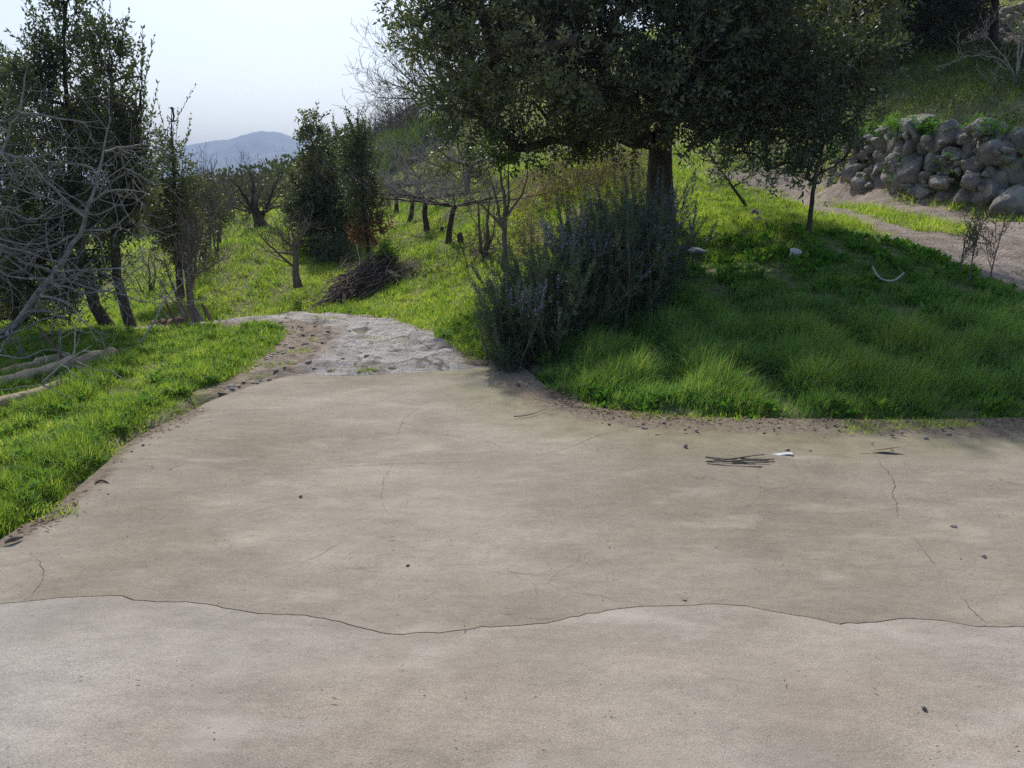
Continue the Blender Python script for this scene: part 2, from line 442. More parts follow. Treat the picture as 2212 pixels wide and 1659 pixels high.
def m_ground(t, n, l):
    tc = n.new("ShaderNodeTexCoord")
    at_ = nd(n, "ShaderNodeAttribute", attribute_name="bare")
    n1 = n.new("ShaderNodeTexNoise"); n1.inputs["Scale"].default_value = 9; n1.inputs["Detail"].default_value = 9
    l.new(tc.outputs["Object"], n1.inputs[0])
    g = ramp(n, [(0.3, (0.085, 0.115, 0.035)), (0.5, (0.16, 0.195, 0.06)), (0.7, (0.26, 0.24, 0.11))]); l.new(n1.outputs[0], g.inputs[0])
    s = ramp(n, [(0.3, (0.15, 0.12, 0.085)), (0.55, (0.27, 0.22, 0.165)), (0.72, (0.40, 0.34, 0.275))]); l.new(n1.outputs[0], s.inputs[0])
    mx = nd(n, "ShaderNodeMix", data_type='RGBA')
    l.new(at_.outputs["Fac"], mx.inputs[0]); l.new(g.outputs[0], mx.inputs[6]); l.new(s.outputs[0], mx.inputs[7])
    p = n.new("ShaderNodeBsdfPrincipled"); p.inputs["Roughness"].default_value = 0.95; p.inputs["Specular IOR Level"].default_value = 0.1
    l.new(mx.outputs[2], p.inputs["Base Color"])
    n2 = n.new("ShaderNodeTexNoise"); n2.inputs["Scale"].default_value = 25; n2.inputs["Detail"].default_value = 6
    l.new(tc.outputs["Object"], n2.inputs[0])
    bp = n.new("ShaderNodeBump"); bp.inputs["Strength"].default_value = 0.8; bp.inputs["Distance"].default_value = 0.03
    l.new(n2.outputs[0], bp.inputs["Height"]); l.new(bp.outputs[0], p.inputs["Normal"])
    o = n.new("ShaderNodeOutputMaterial"); l.new(p.outputs[0], o.inputs[0])
M['ground'] = mat("grassy_soil", m_ground)
g = mesh_np("ground", V, [quads, tri], M['ground'], smooth=True, attrs={"bare": bv})
tag(g, "grassy sloping ground", kind="structure")

# ---------------------------------------------------------------- sheets (slabs, paths)
def sheet(name, poly, zf, m, step=0.1, thick=0.06, ymin=None, attrs=None, jitter=0.25, smooth=True, dens=None):
    poly = [tuple(p) for p in poly]
    xs = [p[0] for p in poly]; ys = [p[1] for p in poly]
    X, Y = np.meshgrid(np.arange(min(xs), max(xs), step), np.arange(max(min(ys), ymin if ymin is not None else -1e9), max(ys), step))
    X, Y = X.ravel(), Y.ravel()
    r = np.random.default_rng(1)
    X = X + r.uniform(-jitter, jitter, len(X)) * step; Y = Y + r.uniform(-jitter, jitter, len(Y)) * step
    k = inside(poly, X, Y) & (edge_dist(poly, X, Y) > step * 0.35)
    if dens is not None: k &= dens(X, Y)
    n = len(poly)
    vs = [Vector(p) for p in poly] + [Vector((float(a), float(b))) for a, b in zip(X[k], Y[k])]
    res = delaunay_2d_cdt(vs, [(i, (i + 1) % n) for i in range(n)], [list(range(n))], 1, 1e-5)
    v2 = np.array([tuple(v) for v in res[0]]); f = np.array([list(q) for q in res[2]])
    # orient up
    A, B, Cc = v2[f[:, 0]], v2[f[:, 1]], v2[f[:, 2]]
    s = (B[:, 0] - A[:, 0]) * (Cc[:, 1] - A[:, 1]) - (B[:, 1] - A[:, 1]) * (Cc[:, 0] - A[:, 0])
    f[s < 0] = f[s < 0][:, ::-1]
    z = zf(v2[:, 0], v2[:, 1])
    Vv = np.column_stack([v2, z])
    # skirt from boundary edges
    e = np.concatenate([f[:, [0, 1]], f[:, [1, 2]], f[:, [2, 0]]])
    key = set(map(tuple, e.tolist()))
    be = np.array([p for p in key if (p[1], p[0]) not in key])
    nb = len(Vv)
    low = Vv.copy(); low[:, 2] -= thick
    sk = np.column_stack([be[:, 1], be[:, 0], be[:, 0] + nb, be[:, 1] + nb]) + nb   # the skirt has its own rim, so it shades apart
    at_ = None
    if attrs:
        at_ = {kk: np.concatenate([fn(v2[:, 0], v2[:, 1])] * 3) for kk, fn in attrs.items()}
    o = mesh_np(name, np.vstack([Vv, Vv, low]), [f, sk], m, smooth=smooth, attrs=at_)
    tag(o, kind="structure")
    return o

def concrete(name, base, grey, moss=False, seed=0.0, speck=0.5):
    def b(t, n, l):
        tc = n.new("ShaderNodeTexCoord")
        mp = n.new("ShaderNodeMapping"); mp.inputs["Location"].default_value = (seed, seed * .7, 0)
        l.new(tc.outputs["Object"], mp.inputs[0])
        def noise(sc_, det, rough=0.6, stretch=None):
            z = n.new("ShaderNodeTexNoise"); z.inputs["Scale"].default_value = sc_; z.inputs["Detail"].default_value = det; z.inputs["Roughness"].default_value = rough
            if stretch:
                q = n.new("ShaderNodeMapping"); q.inputs["Scale"].default_value = stretch; q.inputs["Rotation"].default_value = (0, 0, 0.25)
                l.new(mp.outputs[0], q.inputs[0]); l.new(q.outputs[0], z.inputs[0])
            else:
                l.new(mp.outputs[0], z.inputs[0])
            return z
        def mul(col, fac_node, lo, hi, f0=0.3, f1=0.7):
            mr = n.new("ShaderNodeMapRange"); mr.inputs[1].default_value = f0; mr.inputs[2].default_value = f1
            mr.inputs[3].default_value = lo; mr.inputs[4].default_value = hi
            l.new(fac_node, mr.inputs[0])
            m_ = n.new("ShaderNodeVectorMath"); m_.operation = 'SCALE'
            l.new(col, m_.inputs[0]); l.new(mr.outputs[0], m_.inputs["Scale"])
            return m_.outputs[0]
        big = noise(0.55, 3, 0.5)
        r = ramp(n, [(0.36, base), (0.50, tuple(0.5 * (p + q) for p, q in zip(base, grey))), (0.62, grey)])
        l.new(big.outputs[0], r.inputs[0])
        col = r.outputs[0]
        col = mul(col, noise(1.6, 6, 0.65, (1, 1.8, 1)).outputs[0], 0.82, 1.13)
        col = mul(col, noise(8, 8, 0.72, (1, 2.4, 1)).outputs[0], 0.87, 1.10)
        col = mul(col, noise(34, 5, 0.75, (1, 1.6, 1)).outputs[0], 0.90, 1.08)
        col = mul(col, noise(160, 3, 0.8).outputs[0], 1 - 0.34 * speck, 1 + 0.28 * speck, 0.25, 0.75)
        col = mul(col, noise(420, 2, 0.7).outputs[0], 1 - 0.42 * speck, 1 + 0.32 * speck, 0.25, 0.75)
        bl = noise(2.6, 4, 0.55, (0.8, 1.7, 1)); br = ramp(n, [(0.56, (0,) * 3), (0.72, (0.55,) * 3)]); l.new(bl.outputs[0], br.inputs[0])
        bm_ = nd(n, "ShaderNodeMix", data_type='RGBA'); l.new(br.outputs[0], bm_.inputs[0]); l.new(col, bm_.inputs[6]); bm_.inputs[7].default_value = (*[min(.8, c * 1.22) for c in grey], 1); col = bm_.outputs[2]
        # sparse dark pits
        pit = noise(60, 2, 0.5)
        pr = ramp(n, [(0.0, (0.55,) * 3), (0.27, (0.62,) * 3), (0.31, (1,) * 3)]); l.new(pit.outputs[0], pr.inputs[0])
        mm = nd(n, "ShaderNodeMix", data_type='RGBA', blend_type='MULTIPLY'); mm.inputs[0].default_value = 1
        l.new(col, mm.inputs[6]); l.new(pr.outputs[0], mm.inputs[7]); col = mm.outputs[2]
        # hairline cracks: warped voronoi cell borders, broken up by noise
        vm = n.new("ShaderNodeMix"); vm.data_type = 'RGBA'; vm.inputs[0].default_value = 0.22
        wn = noise(2.2, 6, 0.6)
        l.new(mp.outputs[0], vm.inputs[6]); l.new(wn.outputs["Color"], vm.inputs[7])
        vo = n.new("ShaderNodeTexVoronoi"); vo.feature = 'DISTANCE_TO_EDGE'; vo.inputs["Scale"].default_value = 1.3
        l.new(vm.outputs[2], vo.inputs["Vector"])
        cr = ramp(n, [(0.0, (0.60,) * 3), (0.0022, (0.72,) * 3), (0.0045, (1,) * 3)]); l.new(vo.outputs["Distance"], cr.inputs[0])
        gate = ramp(n, [(0.54, (0,) * 3), (0.62, (0.8,) * 3)]); l.new(noise(0.9, 3).outputs[0], gate.inputs[0])
        gm = nd(n, "ShaderNodeMix", data_type='RGBA'); l.new(gate.outputs[0], gm.inputs[0]); gm.inputs[6].default_value = (1, 1, 1, 1)
        l.new(cr.outputs[0], gm.inputs[7])
        m3 = nd(n, "ShaderNodeMix", data_type='RGBA', blend_type='MULTIPLY'); m3.inputs[0].default_value = 1
        l.new(col, m3.inputs[6]); l.new(gm.outputs[2], m3.inputs[7]); col = m3.outputs[2]
        if moss:
            a_ = nd(n, "ShaderNodeAttribute", attribute_name="edge")
            mn = noise(1.9, 6, 0.65)
            ad = n.new("ShaderNodeMath"); ad.operation = 'MULTIPLY'; l.new(a_.outputs["Fac"], ad.inputs[0]); l.new(mn.outputs[0], ad.inputs[1])
            fr = ramp(n, [(0.14, (0,) * 3), (0.42, (0.72,) * 3)]); l.new(ad.outputs[0], fr.inputs[0])
            m4 = nd(n, "ShaderNodeMix", data_type='RGBA'); l.new(fr.outputs[0], m4.inputs[0]); l.new(col, m4.inputs[6])
            mc = ramp(n, [(0.35, (0.20, 0.185, 0.10)), (0.65, (0.33, 0.30, 0.19))]); l.new(noise(5, 5).outputs[0], mc.inputs[0])
            l.new(mc.outputs[0], m4.inputs[7]); col = m4.outputs[2]
            so = nd(n, "ShaderNodeAttribute", attribute_name="soil")
            sm = n.new("ShaderNodeMath"); sm.operation = 'ADD'; l.new(so.outputs["Fac"], sm.inputs[0]); l.new(noise(7, 6).outputs[0], sm.inputs[1])
            sr = ramp(n, [(0.92, (0,) * 3), (1.05, (0.85,) * 3)]); sr2 = n.new("ShaderNodeMapRange")
            sr2.inputs[1].default_value = 0.9; sr2.inputs[2].default_value = 1.15; sr2.inputs[4].default_value = 0.9
            l.new(sm.outputs[0], sr2.inputs[0])
            m5 = nd(n, "ShaderNodeMix", data_type='RGBA'); l.new(sr2.outputs[0], m5.inputs[0]); l.new(col, m5.inputs[6])
            sc2 = ramp(n, [(0.3, (0.13, 0.10, 0.07)), (0.7, (0.30, 0.25, 0.19))]); l.new(noise(30, 5).outputs[0], sc2.inputs[0])
            l.new(sc2.outputs[0], m5.inputs[7]); col = m5.outputs[2]
        p = n.new("ShaderNodeBsdfPrincipled"); p.inputs["Roughness"].default_value = 0.95; p.inputs["Specular IOR Level"].default_value = 0.12
        l.new(col, p.inputs["Base Color"])
        b1 = noise(180, 4, 0.7); b2 = noise(3.5, 4, 0.5)
        bp = n.new("ShaderNodeBump"); bp.inputs["Strength"].default_value = 0.8; bp.inputs["Distance"].default_value = 0.005
        l.new(b1.outputs[0], bp.inputs["Height"])
        bq = n.new("ShaderNodeBump"); bq.inputs["Strength"].default_value = 0.5; bq.inputs["Distance"].default_value = 0.03
        l.new(b2.outputs[0], bq.inputs["Height"]); l.new(bp.outputs[0], bq.inputs["Normal"])
        l.new(bq.outputs[0], p.inputs["Normal"])
        o = n.new("ShaderNodeOutputMaterial"); l.new(p.outputs[0], o.inputs[0])
    return mat(name, b)
M['slab_far'] = concrete("tan_concrete", (0.318, 0.278, 0.212), (0.418, 0.372, 0.300), moss=True, seed=3.1)
M['slab_near'] = concrete("grey_concrete", (0.425, 0.368, 0.295), (0.470, 0.430, 0.372), seed=11.7, speck=0.9)
grass_edge = [p for p in right_edge[1:]]
def e_attr(x, y): return 1 - ss(0.1, 1.5, edge_dist(grass_edge, x, y, closed=False))
def s_attr(x, y):
    d1 = edge_dist(grass_edge, x, y, closed=False); d2 = edge_dist(left_edge, x, y, closed=False)
    return np.maximum(1 - ss(0.0, 0.75, d1), 0.8 * (1 - ss(0.0, 0.25, d2)))
nz1 = Noise(31, 0.5)
sheet("driveway", far_poly, lambda x, y: -0.003 + 0 * x + 0.012 * nz1(np.column_stack([x, y])) * ss(0.2, 1.0, edge_dist(joint, x, y, False)), M['slab_far'], step=0.16, thick=0.12, attrs={"edge": e_attr, "soil": s_attr})
sheet("yard", near_poly, lambda x, y: 0 * x + 0.010 * nz1(np.column_stack([x, y])) * ss(0.2, 1.0, edge_dist(joint, x, y, False)), M['slab_near'], step=0.2, thick=0.12, ymin=-7)

# broken stony path
n_p1, n_p2, n_p3 = Noise(41, 0.9), Noise(42, 2.6), Noise(43, 1.3)
n_p4 = Noise(44, 6.5, 16)
def path_z(x, y):
    q = np.column_stack([x, y])
    d = edge_dist(path_poly, x, y)
    lump = np.abs(n_p3(q))
    base = hz(x, y)
    dj = edge_dist(fe, x, y, False)
    k = ss(0.0, 0.7, dj)
    return np.where(dj < 0.7, base * k + (-0.015) * (1 - k), base) + 0.03 * ss(0, .15, d) + 0.020 * n_p2(q) * ss(0, 0.2, d) + 0.035 * (lump - 0.4) * ss(0, 0.2, d) + 0.013 * n_p4(q) * ss(0, .1, d)
def m_path(t, n, l):
    tc = n.new("ShaderNodeTexCoord")
    n1 = n.new("ShaderNodeTexNoise"); n1.inputs["Scale"].default_value = 3.2; n1.inputs["Detail"].default_value = 10; n1.inputs["Roughness"].default_value = 0.7
    l.new(tc.outputs["Object"], n1.inputs[0])
    r = ramp(n, [(0.30, (0.27, 0.24, 0.20)), (0.46, (0.50, 0.47, 0.43)), (0.56, (0.60, 0.575, 0.54)), (0.7, (0.66, 0.64, 0.61))]); l.new(n1.outputs[0], r.inputs[0])
    vm = nd(n, "ShaderNodeMix", data_type='RGBA'); vm.inputs[0].default_value = 0.3
    n5 = n.new("ShaderNodeTexNoise"); n5.inputs["Scale"].default_value = 3; n5.inputs["Detail"].default_value = 6; l.new(tc.outputs["Object"], n5.inputs[0])
    l.new(tc.outputs["Object"], vm.inputs[6]); l.new(n5.outputs["Color"], vm.inputs[7])
    vo = n.new("ShaderNodeTexVoronoi"); vo.feature = 'DISTANCE_TO_EDGE'; vo.inputs["Scale"].default_value = 1.6
    l.new(vm.outputs[2], vo.inputs["Vector"])
    cr = ramp(n, [(0.0, (0.35, 0.33, 0.28)), (0.012, (0.45, 0.42, 0.36)), (0.03, (1, 1, 1))]); l.new(vo.outputs["Distance"], cr.inputs[0])
    m_ = nd(n, "ShaderNodeMix", data_type='RGBA', blend_type='MULTIPLY'); m_.inputs[0].default_value = 0.8
    l.new(r.outputs[0], m_.inputs[6]); l.new(cr.outputs[0], m_.inputs[7])
    e_ = nd(n, "ShaderNodeAttribute", attribute_name="soil")
    ad = n.new("ShaderNodeMath"); ad.operation = 'ADD'; l.new(e_.outputs["Fac"], ad.inputs[0]); l.new(n5.outputs[0], ad.inputs[1])
    sp_ = n.new("ShaderNodeTexNoise"); sp_.inputs["Scale"].default_value = 38; sp_.inputs["Detail"].default_value = 5; sp_.inputs["Roughness"].default_value = 0.8; l.new(tc.outputs["Object"], sp_.inputs[0])
    sr_ = ramp(n, [(0.34, (0.42, 0.40, 0.37)), (0.46, (0.95, 0.94, 0.92)), (0.66, (1.1, 1.1, 1.1))]); l.new(sp_.outputs[0], sr_.inputs[0])
    m6 = nd(n, "ShaderNodeMix", data_type='RGBA', blend_type='MULTIPLY'); m6.inputs[0].default_value = 1.0
    l.new(m_.outputs[2], m6.inputs[6]); l.new(sr_.outputs[0], m6.inputs[7]); m_ = m6
    mr = n.new("ShaderNodeMapRange"); mr.inputs[1].default_value = 0.75; mr.inputs[2].default_value = 1.15; l.new(ad.outputs[0], mr.inputs[0])
    m5 = nd(n, "ShaderNodeMix", data_type='RGBA'); l.new(mr.outputs[0], m5.inputs[0]); l.new(m_.outputs[2], m5.inputs[6])
    n6 = n.new("ShaderNodeTexNoise"); n6.inputs["Scale"].default_value = 14; n6.inputs["Detail"].default_value = 6; l.new(tc.outputs["Object"], n6.inputs[0])
    sr = ramp(n, [(0.3, (0.22, 0.165, 0.12)), (0.7, (0.48, 0.40, 0.32))]); l.new(n6.outputs[0], sr.inputs[0]); l.new(sr.outputs[0], m5.inputs[7])
    p = n.new("ShaderNodeBsdfPrincipled"); p.inputs["Roughness"].default_value = 0.9; p.inputs["Specular IOR Level"].default_value = 0.2
    l.new(m5.outputs[2], p.inputs["Base Color"])
    n2 = n.new("ShaderNodeTexNoise"); n2.inputs["Scale"].default_value = 22; n2.inputs["Detail"].default_value = 8; n2.inputs["Roughness"].default_value = 0.75
    l.new(tc.outputs["Object"], n2.inputs[0])
    bp = n.new("ShaderNodeBump"); bp.inputs["Strength"].default_value = 1.0; bp.inputs["Distance"].default_value = 0.045
    l.new(n2.outputs[0], bp.inputs["Height"]); l.new(bp.outputs[0], p.inputs["Normal"])
    o = n.new("ShaderNodeOutputMaterial"); l.new(p.outputs[0], o.inputs[0])
M['path'] = mat("broken_concrete", m_path)
left_near = path_near
sheet("path", path_poly, path_z, M['path'], step=0.045, thick=0.12, attrs={"soil": lambda x, y: np.maximum((1 - ss(0.05, 0.95, edge_dist(path_near[2:], x, y, False))), 0.6 * (1 - ss(0, .25, edge_dist(path_far, x, y, False))))})

# dirt track
n_t = Noise(51, 0.8); n_t2 = Noise(52, 2.5)
M['track'] = rough_mat("gravelly_earth", [(0.3, (0.169, 0.1365, 0.104)), (0.5, (0.312, 0.26, 0.2145)), (0.7, (0.429, 0.3705, 0.312))], scale=4.5, detail=12, bump=1.0, bscale=26, bdist=0.05)
def track_z(x, y):
    q = np.column_stack([x, y]); d = edge_dist(track_poly, x, y)
    return hz(x, y) + 0.035 * ss(0, .3, d) - 0.01 + 0.012 * n_t(q) + 0.008 * n_t2(q)
sheet("track", track_poly, track_z, M['track'], step=0.15, thick=0.06)
uroad = polyG([(1860, 112), (2212, 118), (2500, 121)]) 
ur = [(x, y) for x, y in ((9, 30.5), (13, 27.5), (17.5, 24.8), (26, 22.5), (27, 24.6), (18.5, 27.2), (14, 29.6), (10, 32.5))]
sheet("road", ur, lambda x, y: hz(x, y) + 0.05, M['track'], step=0.4, thick=0.2)

# mountain far away
mv = [(-600, 420), (-200, 395), (100, 385), (250, 372), (300, 360), (347, 340), (380, 326), (410, 312), (450, 305), (500, 298), (530, 288), (560, 281), (600, 284), (640, 297), (700, 318), (760, 340), (850, 362), (1000, 372), (1300, 385), (1700, 400)]
ma = np.array([math.degrees(math.atan(P(v[0], v[1], 1.0)[0])) for v in mv])
mh = np.array([P(v[0], v[1], 3000)[2] for v in mv])
aa = np.radians(np.linspace(-39, 16, 320)); dd = np.linspace(2100, 4200, 70)
A_, D_ = np.meshgrid(aa, dd)
prof = np.interp(np.degrees(A_), ma, mh)
rid = np.clip(1 - np.abs(D_ - 3000) / 1000, 0, 1) ** 0.8
mx_, my_ = D_ * np.sin(A_) / np.cos(A_), D_
nm = Noise(61, 0.0022); nm2 = Noise(62, 0.012); nm3 = Noise(63, 0.03)
q = np.column_stack([mx_.ravel(), my_.ravel()])
zz = -60 + (prof + 60) * rid + ((nm(q) * 26 + nm2(q) * 8).reshape(rid.shape)) * (1 - np.clip(1 - np.abs(D_ - 3000) / 250, 0, 1)) * rid + nm3(q).reshape(rid.shape) * 1.6
ii = np.arange(A_.size).reshape(A_.shape)
qd = np.stack([ii[:-1, :-1], ii[:-1, 1:], ii[1:, 1:], ii[1:, :-1]], -1).reshape(-1, 4)
M['mountain'] = rough_mat("wooded_mountain", [(0.3, (0.03, 0.045, 0.022)), (0.5, (0.07, 0.085, 0.045)), (0.62, (0.14, 0.14, 0.10)), (0.7, (0.30, 0.28, 0.22))], scale=0.006, detail=10, bump=0.0)
mo = mesh_np("mountain", np.column_stack([mx_.ravel(), my_.ravel(), zz.ravel()]), [qd], M['mountain'], smooth=True)
tag(mo, kind="structure")

# ---------------------------------------------------------------- plant builders
def unit(v):
    return v / np.maximum(np.linalg.norm(v, axis=-1, keepdims=True), 1e-9)

def rand_unit(r, n):
    return unit(r.normal(size=(n, 3)))

class Tubes:
    """collects branches as tapered tubes in one mesh"""
    def __init__(self): self.v = []; self.f = []; self.n = 0
    def add(self, pts, rad, sides=5):
        pts = np.asarray(pts, float); rad = np.asarray(rad, float)
        if rad.ndim == 0: rad = np.full(len(pts), float(rad))
        t = np.gradient(pts, axis=0); t = unit(t)
        ov = pts[-1] - pts[0]
        ref = np.array([1.0, 0.13, 0.07]) if abs(ov[0]) < 0.6 * np.linalg.norm(ov) + 1e-9 else np.array([0.05, 0.1, 1.0])
        u = unit(np.cross(t, ref)); v = np.cross(t, u)
        a = np.linspace(0, 2 * math.pi, sides, endpoint=False)
        ring = pts[:, None, :] + rad[:, None, None] * (np.cos(a)[None, :, None] * u[:, None, :] + np.sin(a)[None, :, None] * v[:, None, :])
        n = len(pts)
        i = np.arange(n * sides).reshape(n, sides) + self.n
        A = i[:-1]; B = i[1:]
        self.f.append(np.stack([A, np.roll(A, -1, 1), np.roll(B, -1, 1), B], -1).reshape(-1, 4)[:, ::-1])
        self.v.append(ring.reshape(-1, 3)); self.n += n * sides
    def add_many(self, o, e, r0, r1, sides=3, mid=None):
        """many straight (or once-bent) twigs from o to e"""
        o = np.asarray(o); e = np.asarray(e); n = len(o)
        if n == 0: return
        pts = np.stack([o, e], 1) if mid is None else np.stack([o, mid, e], 1)
        k = pts.shape[1]
        t = unit(e - o)
        ref = np.where(np.abs(t[:, :1]) < 0.7, np.array([[1.0, 0, 0]]), np.array([[0, 0, 1.0]]))
        u = unit(np.cross(t, ref)); v = np.cross(t, u)
        a = np.linspace(0, 2 * math.pi, sides, endpoint=False)
        rad = np.linspace(0, 1, k)
        r0 = np.broadcast_to(r0, (n,)); r1 = np.broadcast_to(r1, (n,))
        rr_ = r0[:, None] * (1 - rad) + r1[:, None] * rad
        ring = pts[:, :, None, :] + rr_[:, :, None, None] * (np.cos(a)[None, None, :, None] * u[:, None, None, :] + np.sin(a)[None, None, :, None] * v[:, None, None, :])
        i = np.arange(n * k * sides).reshape(n, k, sides) + self.n
        A = i[:, :-1]; B = i[:, 1:]
        self.f.append(np.stack([A, np.roll(A, -1, 2), np.roll(B, -1, 2), B], -1).reshape(-1, 4)[:, ::-1])
        self.v.append(ring.reshape(-1, 3)); self.n += n * k * sides
    def build(self, name, m, parent=None, loc=None):
        v = np.vstack(self.v)
        if loc is not None: v = v - np.asarray(loc)
        return mesh_np(name, v, [np.vstack(self.f)], m, parent=parent, smooth=True)

def leaf_quads(c, d, L, W, r, droop=0.0, flat=0.0):
    """diamond leaves starting at c along d"""
    n = len(c)
    d = unit(d + np.array([0, 0, -droop]))
    s = rand_unit(r, n)
    if flat > 0:   # keep the blades' faces turned towards the sky
        s = s * (1 - flat) + flat * np.cross(d, np.array([0, 0, 1.0])) + 1e-4
    side = unit(s - (s * d).sum(1, keepdims=True) * d)
    nrm = np.cross(d, side)
    L = np.broadcast_to(L, (n,))[:, None]; W = np.broadcast_to(W, (n,))[:, None]
    p0 = c; p2 = c + d * L + nrm * L * 0.10
    mdl = c + d * L * 0.48 + nrm * L * 0.04
    p1 = mdl + side * W * 0.5; p3 = mdl - side * W * 0.5
    V = np.stack([p0, p1, p2, p3], 1).reshape(-1, 3)
    F = np.arange(4 * n).reshape(n, 4)
    return V, F

class Leaves:
    def __init__(self): self.v = []; self.t = []; self.n = 0; self.f = []
    def add(self, V, F, tint):
        self.v.append(V); self.f.append(F + self.n); self.t.append(np.repeat(tint, len(V) // len(tint))); self.n += len(V)
    def build(self, name, m, parent=None, loc=None):
        v = np.vstack(self.v)
        if loc is not None: v = v - np.asarray(loc)
        return mesh_np(name, v, [np.vstack(self.f)], m, parent=parent, tint=np.concatenate(self.t))

def twigs_with_leaves(lv, o, d, tl, per, L, W, r, tint0, spread=0.8, upbias=0.1, droop=0.0):
    """o, d: twig starts and directions; per leaves each"""
    n = len(o)
    s = np.tile(np.linspace(0.12, 1.0, per), (n, 1)) + r.uniform(-.06, .06, (n, per))
    phi = r.uniform(0, 6.28, (n, 1)) + np.arange(per)[None] * 2.4
    ref = np.where(np.abs(d[:, 2:3]) < 0.9, np.array([[0, 0, 1.0]]), np.array([[1.0, 0, 0]]))
    u = unit(np.cross(d, ref)); v = np.cross(d, u)
    tl = np.broadcast_to(tl, (n,))
    c = o[:, None] + d[:, None] * (s * tl[:, None])[..., None]
    ld = d[:, None] * 0.55 + spread * (np.cos(phi)[..., None] * u[:, None] + np.sin(phi)[..., None] * v[:, None]) + np.array([0, 0, upbias])
    c = c.reshape(-1, 3); ld = unit(ld.reshape(-1, 3))
    m = len(c)
    V, F = leaf_quads(c, ld, L * r.uniform(0.7, 1.25, m), W * r.uniform(0.75, 1.2, m), r, droop)
    t = np.clip(np.repeat(tint0, per) + r.normal(0, 0.14, m), 0, 1)
    lv.add(V, F, t)

def thing(name, label, cat, loc, group=None):
    o = bpy.data.objects.new(name, None)
    sc.collection.objects.link(o)
    o.location = tuple(float(c) for c in loc)
    o.empty_display_size = 0.2
    return tag(o, label, cat, group)

def bend(a, b, r, amt, n=7, sag=0.0):
    """a wandering curve from a to b"""
    a = np.asarray(a, float); b = np.asarray(b, float)
    t = np.linspace(0, 1, n)[:, None]
    L = np.linalg.norm(b - a)
    o1, o2 = r.normal(size=3) * amt * L, r.normal(size=3) * amt * L * 0.5
    p = a + (b - a) * t + np.sin(t * math.pi) * o1 + np.sin(t * 2 * math.pi) * o2
    p[:, 2] -= (np.sin(t * math.pi) * sag * L)[:, 0]
    return p

